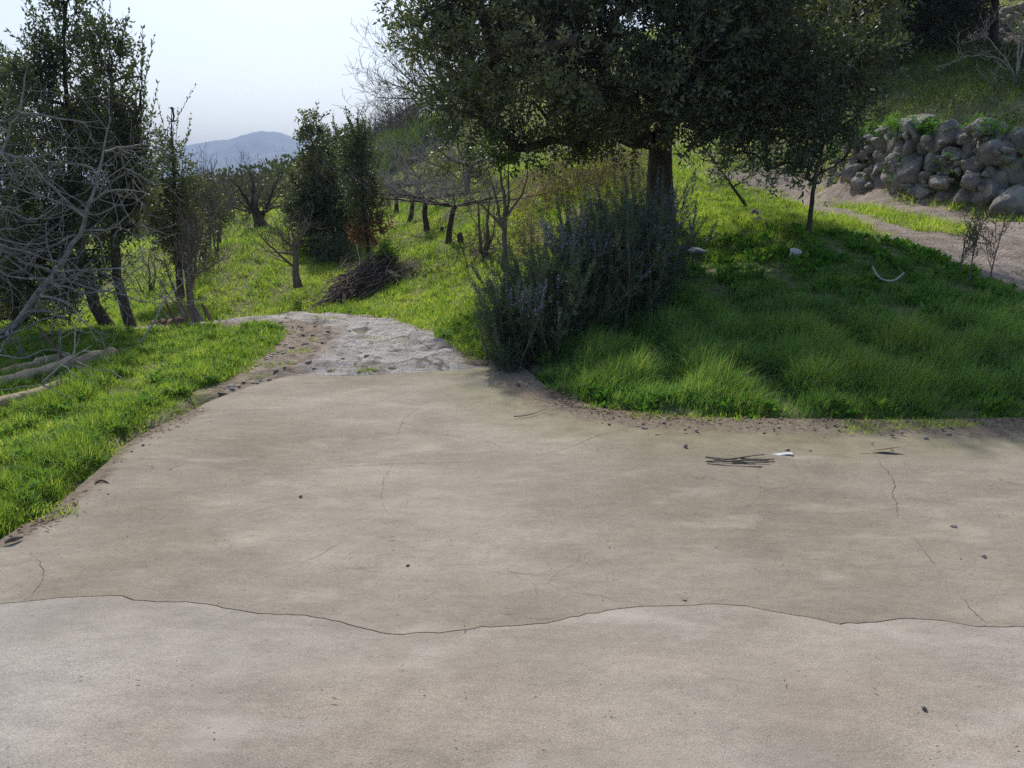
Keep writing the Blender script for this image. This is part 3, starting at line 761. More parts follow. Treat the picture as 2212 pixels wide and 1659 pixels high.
LIT = [polyG([(1470, 612), (1560, 596), (1680, 572), (1725, 520), (1690, 450), (1620, 410), (1540, 395), (1440, 440), (1440, 520)]), polyG([(1690, 440), (1790, 500), (1950, 545), (2020, 560), (2212, 585), (2212, 470), (2000, 425), (1760, 395)])]
LEAFK = 2.6
NLEAF = [0]
def leafy(name, label, cat, base, lobes, mats, seed, D=None, group=None, trunk_r=0.1, density=1.0, L=0.06, W=0.028, per=14, tl=0.3,
          gap=-0.2, nscale=1.1, leader=None, jit=0.25, yscale=1.0, trunk=True, sprays=0.0, upd=0.35, limbs=3, tint=(0.45, 0.25), barkm='bark_dark', top=None, carve=0.0):
    """an evergreen: lobes = (vx, vy, r_px[, depth offset]) at distance D, trunk from base up into them"""
    r = np.random.default_rng(seed)
    base = np.asarray(base, float)
    root = thing(name, label, cat, base, group)
    tb = Tubes()
    C, Rr = [], []
    for lb in lobes:
        dd_ = lb[3] if len(lb) > 3 else r.uniform(-1, 1) * jit * lb[2] / FOC * D * 2
        C.append(P(lb[0], lb[1], D + dd_)); Rr.append(lb[2] / FOC * (D + dd_))
    C = np.array(C); Rr = np.array(Rr)
    # trunk and leader
    if trunk:
        hi = C[np.argmax(C[:, 2])] if top is None else np.asarray(top)
        pts = [base + [0, 0, -0.15]]
        if leader is not None: pts += [np.asarray(q) for q in leader]
        pts.append(hi)
        pts = np.array(pts)
        # resample
        seg = np.concatenate([[0], np.cumsum(np.linalg.norm(np.diff(pts, axis=0), axis=1))])
        tt = np.linspace(0, seg[-1], 18)
        tp = np.column_stack([np.interp(tt, seg, pts[:, k]) for k in range(3)])
        tp[1:-1, :2] += np.cumsum(r.normal(0, 0.012 * seg[-1] / 5, (16, 2)), 0)
        tr = trunk_r * (1 - 0.93 * (tt / seg[-1]) ** 0.9); tr[0] *= 1.35; tr[1] *= 1.08
        tb.add(tp, tr, 9)
    else:
        tp = np.array([base, base + [0, 0, 0.1]]); tr = np.array([trunk_r, trunk_r])
    # limbs: every lobe joins the nearest wood that is already there, so they branch like a tree
    nodes = [tp[i] for i in range(2, len(tp))]; par = [None] * len(nodes); isl = [False] * len(nodes)
    order = np.argsort([np.min(np.linalg.norm(tp - c, axis=1)) for c in C])
    for j in order:
        c = C[j]
        N_ = np.array(nodes)
        dd_ = np.linalg.norm(N_ - c, axis=1) + 0.8 * np.maximum(0, N_[:, 2] - c[2]) + np.where(isl, 0.0, 0.35)
        k = int(np.argmin(dd_))
        m_ = 0.5 * (N_[k] + c) + r.normal(0, 0.05, 3) * np.linalg.norm(N_[k] - c)
        nodes += [m_, c]; par += [k, len(nodes) - 2]; isl += [True, True]
        par[-2] = k; par[-1] = len(nodes) - 2
    wt = np.array([1.0 if l else 0.0 for l in isl])
    for j in range(len(nodes) - 1, -1, -1):
        if par[j] is not None: wt[par[j]] += wt[j]
    for j in range(len(nodes)):
        if par[j] is None: continue
        k = par[j]
        ra = (0.008 + trunk_r * 0.085 * math.sqrt(wt[j] + 1)); rb = (0.008 + trunk_r * 0.085 * math.sqrt(max(wt[j] - 1, 0.3)))
        tb.add(bend(nodes[k], nodes[j], r, 0.05, 6), np.linspace(min(ra, trunk_r * 0.6), min(rb, trunk_r * 0.6), 6), 6)
    for c, q in zip(C, Rr):
        for i in range(limbs):
            e = c + rand_unit(r, 1)[0] * q * 0.85
            tb.add(bend(c, e, r, 0.08, 5), np.linspace(0.013, 0.004, 5), 4)
    # twigs through the lobes' volume
    vol = Rr ** 2
    nt_ = int(density * 260 * LEAFK * vol.sum() / (tl / 0.3) ** 1.0)
    wch = r.choice(len(C), size=nt_ * 2, p=vol / vol.sum())
    dirn = rand_unit(r, nt_ * 2)
    rad = r.uniform(0.25, 1.0, nt_ * 2) ** 0.55
    o = C[wch] + dirn * (rad * Rr[wch])[:, None] * np.array([1, yscale, 1])
    nz = Noise(seed + 5, nscale)
    keep = nz(o) + 0.35 * (1 - rad) + r.normal(0, .12, len(o)) > gap
    o = o[keep][:nt_]; dirn = dirn[keep][:nt_]
    gz = hz(o[:, 0], o[:, 1])
    kk = o[:, 2] > gz + 0.05
    o = o[kk]; dirn = dirn[kk]
    if carve:      # crown thinned to shape the light: drops twigs that would shade LIT ground
        svn = np.array(sv); hgt_ = (o[:, 2] - 0.9) / svn[2]
        qx, qy = o[:, 0] - svn[0] * hgt_, o[:, 1] - svn[1] * hgt_
        hit = np.zeros(len(o), bool)
        for pl in LIT: hit |= inside(pl, qx + r.normal(0, .12, len(o)), qy + r.normal(0, .15, len(o)))
        kk = ~(hit & (r.random(len(o)) < carve)); o = o[kk]; dirn = dirn[kk]
    d = unit(dirn + r.normal(0, 0.45, o.shape) + np.array([0, 0, upd]))
    tls = tl * r.uniform(0.6, 1.3, len(o))
    lv = Leaves()
    nt2 = Noise(seed + 9, nscale * 0.7)
    t0 = tint[0] + tint[1] * nt2(o)
    twigs_with_leaves(lv, o, d, tls, per, L, W, r, t0)
    sel = r.random(len(o)) < 0.5
    tb.add_many(o[sel] - d[sel] * 0.1, o[sel] + d[sel] * tls[sel, None], 0.0045, 0.002, 3)
    if sprays > 0:     # upright shoots poking out of the outline
        ns = int(sprays)
        wch = r.choice(len(C), size=ns, p=vol / vol.sum())
        dr = unit(rand_unit(r, ns) * [1, 1, 0.4] + [0, 0, 0.9])
        so = C[wch] + dr * (Rr[wch] * 0.85)[:, None]
        ln = r.uniform(0.25, 0.6, ns)
        sd_ = unit(dr * 0.5 + [0, 0, 0.7] + r.normal(0, .15, (ns, 3)))
        twigs_with_leaves(lv, so, sd_, ln, 16, L * 0.9, W * 0.9, r, np.full(ns, tint[0] + 0.1), spread=0.45, upbias=0.25)
        tb.add_many(so - sd_ * 0.2, so + sd_ * ln[:, None], 0.006, 0.002, 3)
    tb.build("trunk", M[barkm], root, loc=base)
    NLEAF[0] += lv.n // 4
    lv.build("crown", M[mats], root, loc=base)
    return root

def grow(tb, r, p, d, L, rad, depth, up=0.15, wander=0.25, kids=(3, 5), ratio=0.6, ang=0.8, segs=6, sides=(7, 5, 4, 3, 3), tips=None, minr=0.0025, lvl=0, arch=0.0, rratio=0.55, start=0.25):
    pts = [np.array(p, float)]; d = unit(np.array(d, float)); cur = d.copy()
    for i in range(segs):
        cur = unit(cur + r.normal(0, wander, 3) / segs ** 0.5 + np.array([0, 0, up + arch * (i / segs - 0.5)]) / segs * 2)
        pts.append(pts[-1] + cur * L / segs)
    pts = np.array(pts)
    rs = np.linspace(rad, max(rad * 0.35, minr), len(pts))
    tb.add(pts, rs, sides[min(lvl, len(sides) - 1)])
    if depth <= 0:
        if tips is not None: tips.append((pts[-1], cur))
        return
    n = r.integers(kids[0], kids[1] + 1)
    for k in range(n):
        t = r.uniform(start, 1.0) if k else 1.0
        x = t * segs; i = min(int(x), segs - 1); q = pts[i] + (pts[i + 1] - pts[i]) * (x - i)
        tg = unit(pts[i + 1] - pts[i])
        s = rand_unit(r, 1)[0]; s = unit(s - (s @ tg) * tg)
        a = ang * r.uniform(0.6, 1.25)
        nd_ = unit(tg * math.cos(a) + s * math.sin(a))
        rr0 = rs[i] * rratio * r.uniform(0.8, 1.1)
        grow(tb, r, q, nd_, L * ratio * r.uniform(0.7, 1.2), max(rr0, minr), depth - 1, up, wander, kids, ratio, ang, max(3, segs - 1), sides, tips, minr, lvl + 1, arch, rratio, start)

def bare(name, label, base, limbs, seed, m='bark_mid', group=None, trunk_r=0.07, depth=3, cat="tree", twm=None, **kw):
    """a leafless tree: limbs = lists of world points (first list is the trunk); side shoots grow by themselves"""
    r = np.random.default_rng(seed)
    base = np.asarray(base, float)
    root = thing(name, label, cat, base, group)
    tb = Tubes(); tw = Tubes()
    for li, (pts, ra, rb, nk, kl) in enumerate(limbs):
        pts = np.asarray(pts, float)
        seg = np.concatenate([[0], np.cumsum(np.linalg.norm(np.diff(pts, axis=0), axis=1))])
        n = max(6, int(seg[-1] / 0.12)); n = min(n, 26)
        tt = np.linspace(0, seg[-1], n)
        tp = np.column_stack([np.interp(tt, seg, pts[:, k]) for k in range(3)])
        # smooth the corners
        for _ in range(2):
            tp[1:-1] = 0.5 * tp[1:-1] + 0.25 * (tp[:-2] + tp[2:])
        tp[1:-1] += r.normal(0, 0.008 * min(1.5, seg[-1]), (n - 2, 3))
        rs = np.linspace(ra, rb, n)
        if li == 0: rs[0] *= 1.4; rs[1] *= 1.12
        tb.add(tp, rs, 8 if ra > 0.03 else 5)
        for k in range(nk):
            t = r.uniform(0.2, 1.0); i = min(int(t * (n - 1)), n - 2)
            tg = unit(tp[i + 1] - tp[i]); s = rand_unit(r, 1)[0]; s = unit(s - (s @ tg) * tg)
            a = r.uniform(0.5, 1.1)
            grow(tw, r, tp[i], unit(tg * math.cos(a) + s * math.sin(a)), kl * r.uniform(0.5, 1.2), max(rs[i] * 0.42, 0.004), depth - 1, **kw)
    tb.build("trunk", M[m], root, loc=base)
    if tw.n: tw.build("crown", M[twm or m], root, loc=base)
    return root

# ---------------------------------------------------------------- the big evergreen in the middle
b = at(1425, 12.3)
big_lobes = [(905, 55, 55), (885, 105, 40), (960, 140, 75), (935, 20, 70), (1000, 235, 65), (965, 190, 45), (1060, 120, 105), (1040, 30, 100), (1060, 280, 55), (1150, 220, 100), (1180, 60, 130),
             (1120, 320, 38), (1225, 285, 62), (1300, 150, 130), (1330, 30, 130), (1300, 250, 60), (1360, 230, 60), (1450, 120, 120), (1480, 30, 130), (1480, 250, 75), (1560, 200, 100), (1600, 80, 130), (1700, 60, 120),
             (1690, 190, 90), (1800, 150, 60), (1800, 60, 90), (1840, 30, 55), (1530, 300, 45), (1250, 330, 35),
             (1000, -80, 110), (1200, -130, 160), (1400, -170, 180), (1600, -140, 160), (1760, -80, 120), (1300, -60, 150, 1.6), (1500, -60, 150, -1.8), (1100, -20, 110, 1.4), (1400, 60, 120, 2.4), (1600, 20, 120, 2.2), (1250, 90, 120, -2.2), (1500, 120, 90, -2.6), (1700, 30, 100, -2.4), (1430, 230, 70, -1.6), (1520, 230, 75, -1.8), (1600, 240, 70, -2.0), (1560, 300, 50, -1.8), (1650, 200, 80, -2.0), (1740, 180, 80, -2.2), (1820, 190, 55, -2.0), (1480, 160, 90, -1.8), (1600, 150, 90, -2.0), (1380, 200, 70, -1.5), (1840, 110, 60, -2.0), (1350, 290, 40, -.6), (1860, 40, 70, -1.5), (1880, 120, 40, -1.6), (1845, 170, 40, -1.8), (1900, -40, 80, -1.0)]
leafy("evergreen_tree", "big dark evergreen with thick grey trunk, hanging over the purple-flowered bush", "tree", b, big_lobes, 'oak', 11, D=12.3,
      trunk_r=0.235, density=0.8, L=0.085, W=0.036, per=13, tl=0.36, gap=-0.42, nscale=0.75, leader=[P(1425, 420, 12.3), P(1422, 330, 12.3), P(1445, 180, 12.4)], jit=1.1, sprays=240, limbs=4, carve=.93)

# ---------------------------------------------------------------- evergreens left of the path
leafy("evergreen_tree", "tallest evergreen of the left group, with two pointed tops against the sky", "tree", at(222, 10.2),
      [(145, 5, 26), (138, -30, 20), (140, 60, 36), (75, 95, 26), (95, 150, 38), (150, 130, 45), (60, 190, 34), (110, 220, 55), (160, 230, 50), (150, 300, 55), (90, 300, 50), (140, 380, 55), (100, 450, 55), (150, 480, 50), (130, 560, 50), (80, 560, 45), (160, 620, 34), (50, 480, 50), (110, 640, 40), (40, 600, 45), (180, 520, 40), (190, 440, 40)],
      'oak', 21, D=10.2, group=None, trunk_r=0.088, L=0.068, W=0.029, per=12, tl=0.28, density=1.45, gap=-0.12, nscale=1.5, sprays=130, leader=[P(205, 660, 10.2), P(160, 480, 10.2), P(145, 200, 10.2)])
leafy("evergreen_tree", "dark-trunked evergreen beyond the log ends, right side of the left group", "tree", at(264, 9.75),
      [(228, 85, 22), (232, 140, 36), (300, 165, 16), (305, 195, 20), (240, 210, 46), (225, 290, 52), (285, 275, 34), (250, 350, 55), (295, 350, 34), (240, 420, 50), (285, 430, 36), (250, 490, 44), (300, 240, 22), (200, 540, 36), (290, 490, 30), (310, 300, 22), (300, 390, 30), (215, 600, 30)],
      'oak', 22, D=9.9, trunk_r=0.074, L=0.068, W=0.029, per=12, tl=0.28, density=1.45, gap=-0.10, nscale=1.5, sprays=120, leader=[P(255, 600, 9.8), P(247, 480, 9.8), P(240, 250, 9.8)])
leafy("evergreen_tree", "browner evergreen cut by the left edge of the picture", "tree", at(8, 11.0),
      [(10, 165, 26), (-10, 230, 45), (30, 260, 34), (0, 330, 55), (40, 400, 50), (-10, 450, 60), (30, 520, 55), (0, 600, 55), (50, 640, 45), (10, 690, 40), (90, 680, 34), (150, 690, 26)],
      'oak', 23, D=11.0, trunk_r=0.11, L=0.068, W=0.029, per=12, tl=0.28, density=1.45, gap=-0.1, nscale=1.4, sprays=70, tint=(0.6, 0.3))
leafy("young_evergreen", "slim young evergreen with a feathery pointed top, left of the mountain", "tree", at(372, 13.0),
      [(371, 232, 8), (374, 262, 15), (368, 300, 22), (385, 330, 22), (378, 375, 32), (350, 420, 28), (395, 420, 32), (375, 470, 42), (350, 510, 36), (395, 525, 40), (410, 470, 34), (420, 530, 30), (322, 420, 20), (330, 470, 26), (372, 560, 24)],
      'oak', 24, D=13.0, trunk_r=0.07, L=0.06, W=0.026, per=11, tl=0.24, density=1.2, gap=-0.1, nscale=1.7, sprays=60, tint=(0.65, 0.25))
# centre group
leafy("evergreen_tree", "broad evergreen, left one of the clump beside the mountain", "tree", at(688, 17.5),
      [(676, 268, 16), (652, 325, 15), (684, 315, 28), (668, 385, 34), (700, 380, 38), (682, 445, 46), (706, 500, 46), (672, 500, 34), (662, 425, 30), (708, 430, 46), (650, 460, 26)],
      'oak', 31, D=17.5, trunk_r=0.10, L=0.08, W=0.036, per=12, tl=0.3, density=1.6, gap=-0.35, nscale=1.3, sprays=60, tint=(0.62, 0.28))
leafy("evergreen_tree", "evergreen half hidden in the middle of the clump beside the mountain", "tree", at(735, 19.0),
      [(712, 300, 22), (722, 350, 36), (740, 320, 22), (735, 420, 42), (745, 490, 40), (720, 540, 34), (760, 540, 24), (750, 380, 34), (700, 360, 30), (765, 450, 30)],
      'oak', 32, D=19.0, trunk_r=0.09, L=0.08, W=0.036, per=12, tl=0.3, density=1.6, gap=-0.4, nscale=1.3, sprays=40, tint=(0.45, 0.25))
leafy("narrow_evergreen", "narrow pointed evergreen on a thin bare stem above the heap of cut branches", "tree", at(797, 15.3),
      [(771, 258, 9), (773, 285, 15), (777, 320, 23), (780, 365, 28), (785, 410, 32), (792, 450, 34), (800, 485, 26), (760, 330, 14)],
      'oak', 33, D=15.3, trunk_r=0.055, L=0.06, W=0.027, per=12, tl=0.24, density=1.7, gap=-0.5, nscale=1.6, sprays=50, tint=(0.4, 0.25), leader=[P(791, 520, 15.3), P(782, 400, 15.3)])
leafy("withered_bush", "small bush with rust-brown leaves under the narrow evergreen", "bush", at(812, 15.1),
      [(778, 500, 16), (800, 505, 22), (822, 495, 16), (788, 522, 10)], 'rust', 34, D=15.0, trunk_r=0.02, L=0.07, W=0.035, per=8, tl=0.2, density=0.9, gap=-0.4, nscale=2.0)
leafy("green_bush", "small green bush on the terrace edge beside the narrow evergreen", "bush", at(838, 14.2),
      [(826, 545, 14), (838, 560, 16), (815, 560, 12)], 'fresh', 35, D=14.1, trunk_r=0.02, L=0.05, W=0.026, per=10, tl=0.14, density=3.5, gap=-0.6, nscale=2.0)
leafy("undergrowth_bush", "dark low bush in the shade below the clump of evergreens", "bush", at(745, 16.6),
      [(700, 545, 22), (735, 560, 28), (765, 575, 26), (745, 600, 22), (720, 585, 16)], 'oak', 36, D=16.2, trunk_r=0.03, L=0.06, W=0.028, per=10, tl=0.22, density=1.4, gap=-0.5, nscale=1.6)
# hedge-like trees behind, left of centre
leafy("olive_tree", "olive-green tree standing behind the tall shoots, left of the bare orchard trees", "tree", at(440, 21),
      [(425, 420, 26), (450, 440, 30), (430, 470, 34), (470, 450, 24), (445, 505, 28), (410, 500, 22)], 'oak_light', 41, D=21, trunk_r=0.06, L=0.075, W=0.032, per=11, tl=0.3, density=1.4, gap=-0.35, nscale=1.2, sprays=20)
leafy("olive_tree", "rounded grey-green tree below the mountain, behind the bare orchard trees", "tree", at(545, 30),
      [(525, 425, 18), (560, 415, 18), (590, 420, 20), (505, 440, 20), (545, 440, 26), (612, 400, 16), (480, 440, 18)], 'oak_light', 42, D=30, trunk_r=0.08, L=0.1, W=0.045, per=10, tl=0.4, density=0.55, gap=-0.5, nscale=0.9, tint=(0.3, 0.25))
leafy("olive_tree", "grey-green tree on the slope above the row of orchard trunks", "tree", at(1010, 21.0),
      [(960, 350, 26), (1000, 345, 32), (1035, 360, 28), (985, 385, 28), (1030, 395, 26), (940, 380, 20)], 'oak_light', 43, D=21.5, trunk_r=0.06, L=0.07, W=0.03, per=11, tl=0.3, density=0.9, gap=-0.3, nscale=1.2)
leafy("scrubby_bush", "dry olive-brown bush on the bank between thin stems and the big trunk", "bush", at(1240, 15.5),
      [(1200, 380, 28), (1240, 400, 34), (1270, 430, 34), (1220, 440, 30), (1300, 400, 30), (1330, 430, 24), (1180, 430, 22)], 'dry', 44, D=15.5, trunk_r=0.03, L=0.045, W=0.02, per=9, tl=0.3, density=0.7, gap=-0.15, nscale=1.6, barkm='bark_mid', sprays=40)
leafy("scrubby_bush", "thin greenish bush pressed against the left of the big trunk", "bush", at(1350, 17),
      [(1330, 350, 28), (1365, 370, 26), (1350, 410, 28), (1380, 330, 20), (1310, 330, 24)], 'dry', 45, D=17, trunk_r=0.03, L=0.05, W=0.02, per=8, tl=0.3, density=0.6, gap=-0.1, nscale=1.6, barkm='twig', sprays=30, tint=(0.7, 0.2))

# young tree on the mound, with its thin grey stem
leafy("young_tree", "young tree with a straight thin grey stem standing on the grassy mound", "tree", at(1746, 10.4),
      [(1762, 335, 28), (1715, 300, 34), (1795, 300, 28), (1760, 250, 36), (1695, 352, 22), (1742, 385, 18), (1652, 318, 28), (1822, 345, 20), (1850, 255, 28), (1690, 200, 42), (1615, 265, 36), (1805, 190, 38), (1880, 205, 26), (1655, 368, 18), (1590, 330, 26), (1775, 372, 16), (1870, 300, 18)], 'oak_grey', 51, D=10.5, trunk_r=0.042, L=0.085, W=0.032, per=12, tl=0.34, density=1.0, gap=-0.15,
      nscale=1.3, leader=[P(1752, 430, 10.4), P(1758, 380, 10.4)], tint=(0.6, 0.25), sprays=30, carve=.7)
leafy("young_tree", "drooping young tree between the big trunk and the dirt track", "tree", at(1632, 14.5),
      [(1600, 330, 34), (1560, 350, 34), (1630, 360, 30), (1600, 395, 26), (1520, 345, 28), (1505, 300, 34)], 'oak_grey', 52, D=14.5, trunk_r=0.04, L=0.09, W=0.036, per=12, tl=0.3, density=0.8, gap=-0.2, nscale=1.2, tint=(0.55, 0.25), carve=.8)
# trees along the upper road; crowns above the frame added to shade the slope
def upper(vx, D, lobes, seed, label, tr=0.16):
    leafy("roadside_tree", label, "tree", at(vx, D), lobes, 'oak', seed, D=D, trunk_r=tr, L=0.12, W=0.055, per=11, tl=0.42, density=0.75, carve=.85, gap=-0.5, nscale=0.7, tint=(0.35, 0.25), jit=0.6, limbs=3, sprays=20)
upper(1884, 24.5, [(1860, 60, 50), (1900, 0, 90), (1840, -60, 100), (1940, -110, 110), (1880, 110, 22), (1820, 20, 60), (1880, -200, 120), (1960, -280, 120), (1840, -300, 120), (1780, -170, 100), (1900, -420, 130), (1960, -520, 110), (1830, -470, 110), (1930, 50, 50)], 61, "dark evergreen by the upper road, left of the pale marker post")
upper(1985, 26, [(1960, 30, 60), (2010, -20, 80), (1990, 75, 34), (2040, -110, 110), (1935, 70, 34), (2020, 85, 26), (2060, -220, 120), (2120, -330, 130), (2140, -180, 90), (2000, -380, 110), (2060, -480, 130), (2010, 40, 60), (1980, 95, 24)], 62, "dark evergreen with low foliage behind the upper road, middle of the three")
upper(2085, 27, [(2070, 10, 50), (2090, -60, 80), (2060, 70, 30), (2120, -140, 90), (2095, 60, 22), (2200, -260, 130), (2260, -150, 100), (2300, -330, 140), (2180, -420, 120)], 63, "dark evergreen at the foot of the pale stone bank, by the upper road")
print("LEAVES", NLEAF[0])

leafy("roadside_tree", "evergreen just outside the right edge, its crown over the slope above the wall", "tree", at(2420, 20), [(2380, -60, 120), (2330, -160, 130), (2440, -200, 140), (2500, -60, 120), (2360, -280, 130), (2450, 60, 100), (2260, -240, 110), (2240, -130, 60)], 'oak', 64, D=20, trunk_r=.16, L=.1, W=.045, per=11, tl=.42, density=.5, gap=-.5, nscale=.7, jit=.5, carve=.6)  # out-of-view tree added only to cast shade on slope and wall

# ---------------------------------------------------------------- leafless trees
def L_(pts, D, ra, rb, nk=6, kl=0.35):
    """limb through screen points at distance D (a number, or a start/end pair)"""
    if isinstance(D, tuple): ds = np.linspace(D[0], D[1], len(pts))
    else: ds = [D] * len(pts)
    return ([P(p[0], p[1], d) for p, d in zip(pts, ds)], ra, rb, nk, kl)
BT = 8.3
tb_ = P(-75, 770, BT); bx = on_ground(tb_[0] - 0.2, BT, -0.1)
limbs = [([bx] + [P(x, y, BT) for x, y in [(-60, 770), (27, 712), (88, 630), (115, 592), (149, 542), (176, 502), (187, 475), (197, 435), (222, 340), (240, 253)]], 0.056, 0.006, 10, 0.8),
         ([P(-40, 755, BT), P(-70, 600, BT + .3), P(-40, 420, BT + .5), P(2, 340, BT + .6), P(30, 270, BT + .6), P(52, 190, BT + .6), P(60, 140, BT + .6)], 0.042, 0.006, 12, 0.65)]
arcs = [([(-60, 440), (0, 447), (19, 457), (48, 470), (80, 477), (107, 462), (133, 427)], 5.2), ([(-50, 498), (0, 494), (40, 494), (67, 486), (107, 483)], 5.9),
        ([(-60, 500), (0, 513), (27, 529), (67, 531), (107, 526), (133, 513)], 5.4), ([(-30, 520), (64, 545), (93, 562), (120, 567), (149, 566), (171, 555)], 5.1),
        ([(-60, 560), (0, 582), (32, 601), (67, 605), (120, 607), (160, 598), (187, 582), (213, 566)], 5.3), ([(100, 618), (128, 621), (149, 606), (187, 586), (200, 560)], 5.5),
        ([(120, 585), (187, 582), (227, 585), (253, 582), (293, 563), (315, 545)], 5.2), ([(180, 497), (227, 499), (253, 489), (269, 467)], 5.4),
        ([(110, 610), (144, 627), (187, 634), (240, 631), (267, 609), (291, 590), (317, 569)], 5.0), ([(240, 631), (245, 633), (280, 643), (320, 662), (344, 657), (357, 627)], 5.0),
        ([(-20, 725), (10, 709), (40, 689), (80, 662), (130, 650)], 5.2), ([(-50, 745), (0, 729), (40, 713), (67, 702), (107, 694), (147, 678), (163, 665)], 5.0),
        ([(85, 635), (107, 638), (147, 657), (173, 675), (192, 702), (208, 723), (240, 723)], 4.9), ([(-60, 850), (0, 850), (53, 842), (93, 828), (117, 820), (133, 817), (159, 788)], 4.7),
        ([(93, 826), (116, 805), (141, 781), (157, 772), (184, 760), (200, 746)], 4.7), ([(-10, 320), (16, 331), (48, 347), (80, 347), (115, 331), (144, 296), (160, 280)], 5.8),
        ([(40, 235), (67, 251), (93, 245), (133, 261), (187, 267), (213, 261)], 5.9), ([(-30, 258), (0, 261), (40, 263), (80, 253), (99, 243)], 6.0),
        ([(197, 395), (219, 388), (248, 381), (269, 368), (283, 344)], 5.5), ([(50, 330), (88, 373), (120, 409), (149, 441), (187, 467), (235, 462), (267, 435), (280, 395)], 5.5),
        ([(187, 470), (160, 440), (120, 430), (70, 425), (20, 400)], 5.4), ([(176, 502), (150, 505), (100, 545), (40, 560)], 5.5), ([(215, 370), (190, 350), (150, 345), (110, 360)], 5.6),
        ([(230, 320), (260, 315), (300, 320), (325, 300)], 5.6), ([(197, 430), (230, 410), (270, 405), (310, 415)], 5.5), ([(-20, 380), (20, 372), (60, 390), (100, 380), (120, 350)], 6.0)]
ra_ = np.random.default_rng(77)
def dense_(pl, n=40):
    pl = np.asarray(pl, float); sg = np.concatenate([[0], np.cumsum(np.linalg.norm(np.diff(pl, axis=0), axis=1))]); tt = np.linspace(0, sg[-1], n)
    return np.column_stack([np.interp(tt, sg, pl[:, k]) for k in range(3)])
skel = np.vstack([dense_(limbs[0][0]), dense_(limbs[1][0])])
for pts, D in arcs:
    near_ = max(p[1] for p in pts) > 780
    D = 5.7 if near_ else BT + (D - 5.5) * 1.3
    k_ = 1.0 if near_ else 1.45
    d0, d1 = (5.7, 5.7) if near_ else (D + ra_.uniform(0, .3), D - ra_.uniform(-.2, .3))
    lm_ = L_(pts, (d0, d1), 0.0110 * k_, 0.0028 * k_, 7, 0.34 * k_)
    if not (near_ and pts[0][0] > 0):
        q_ = lm_[0][0]; j_ = np.argmin(np.linalg.norm(skel - q_, axis=1) + .6 * np.maximum(0, skel[:, 2] - q_[2]))
        a_ = skel[j_]; mid_ = .5 * (a_ + q_) + [0, 0, -.04]
        lm_ = ([a_, mid_] + lm_[0], 0.0115 * k_, *lm_[2:])
    limbs.append(lm_)
bare("bare_fruit_tree", "leafless tree at the left edge, pale drooping and upturned branches over the logs", bx, limbs, 71, m='bark_pale', twm='bark_pale', depth=2,
     up=0.12, arch=1.6, wander=0.35, ratio=0.55, ang=0.8, segs=6, kids=(1, 3))

b = at(644, 13.0)
bare("bare_fruit_tree", "small leafless tree with spreading limbs on the grass between path and bank", b,
     [L_([(644, 621), (637, 579), (639, 540)], 13, 0.062, 0.045, 0), L_([(639, 540), (609, 517), (599, 501), (594, 478)], (13, 12.6), 0.03, 0.006, 8, .4), L_([(637, 548), (600, 546), (572, 543)], (13, 12.8), 0.025, 0.006, 5, .3),
      L_([(638, 580), (604, 549), (580, 528), (551, 496)], (13, 12.5), 0.028, 0.005, 8, .35), L_([(639, 540), (652, 504), (676, 478)], (13, 13.3), 0.028, 0.005, 8, .35), L_([(639, 541), (632, 500), (622, 462)], (13, 13.2), 0.024, 0.005, 7, .35),
      L_([(645, 530), (640, 495), (650, 460)], (13, 12.6), 0.02, 0.004, 6, .3)], 72, m='bark_mid', depth=2, up=0.35, wander=0.3)
b = at(566, 19.0)
bare("bare_fruit_tree", "old leafless tree with a thick dark trunk on top of the grassy bank", b,
     [([b] + [P(x, y, 19) for x, y in [(562, 480), (545, 440)]], 0.15, 0.09, 2, .5), L_([(562, 478), (532, 430), (512, 400), (495, 385)], (19, 18), 0.065, 0.010, 11, .5), L_([(560, 480), (580, 440), (592, 405), (605, 372)], (19, 19.5), 0.065, 0.010, 11, .5),
      L_([(545, 440), (548, 405), (538, 362)], (19, 19), 0.045, 0.008, 8, .45), L_([(555, 462), (600, 445), (640, 440)], (19, 18), 0.045, 0.01, 9, .6), L_([(552, 460), (510, 450), (478, 440)], (19, 19.5), 0.045, 0.01, 9, .6)],
     73, m='bark_dark', twm='bark_mid', depth=3, up=0.25, wander=0.35)
b = at(500, 24.0)
bare("bare_fruit_tree", "leafless tree behind, its grey twigs against the foot of the mountain", b,
     [([b] + [P(x, y, 24) for x, y in [(500, 450), (498, 420)]], 0.11, 0.07, 2, .5), L_([(498, 425), (480, 410), (468, 395)], 24, 0.04, 0.008, 8, .45), L_([(498, 425), (518, 405), (528, 385)], 24, 0.04, 0.008, 8, .45), L_([(499, 435), (540, 420), (570, 405)], 24, 0.045, 0.01, 9, .7), L_([(499, 440), (465, 430), (445, 425)], 24, 0.045, 0.01, 8, .6)],
     74, m='bark_mid', depth=3, up=0.25, wander=0.35)
orchard = [((840, 453), (837, 403), 25.2, 0.10), ((857, 461), (855, 407), 22.8, 0.10), ((885, 480), (891, 421), 20.0, 0.09), ((923, 497), (919, 431), 17.6, 0.095), ((967, 525), (982, 446), 15.1, 0.085), ((828, 446), (824, 400), 28, 0.1)]
olab = ["orchard tree standing fifth from the near end of the row, low spreading bare crown", "fourth orchard tree of the row on the terrace, low spreading bare crown", "third orchard tree from the near end, short dark trunk leaning slightly right",
        "second orchard tree of the row, straight dark trunk with its shadow beside it", "nearest orchard tree of the row, dark trunk leaning right, wide bare crown", "farthest orchard tree of the row, half behind the narrow evergreen"]
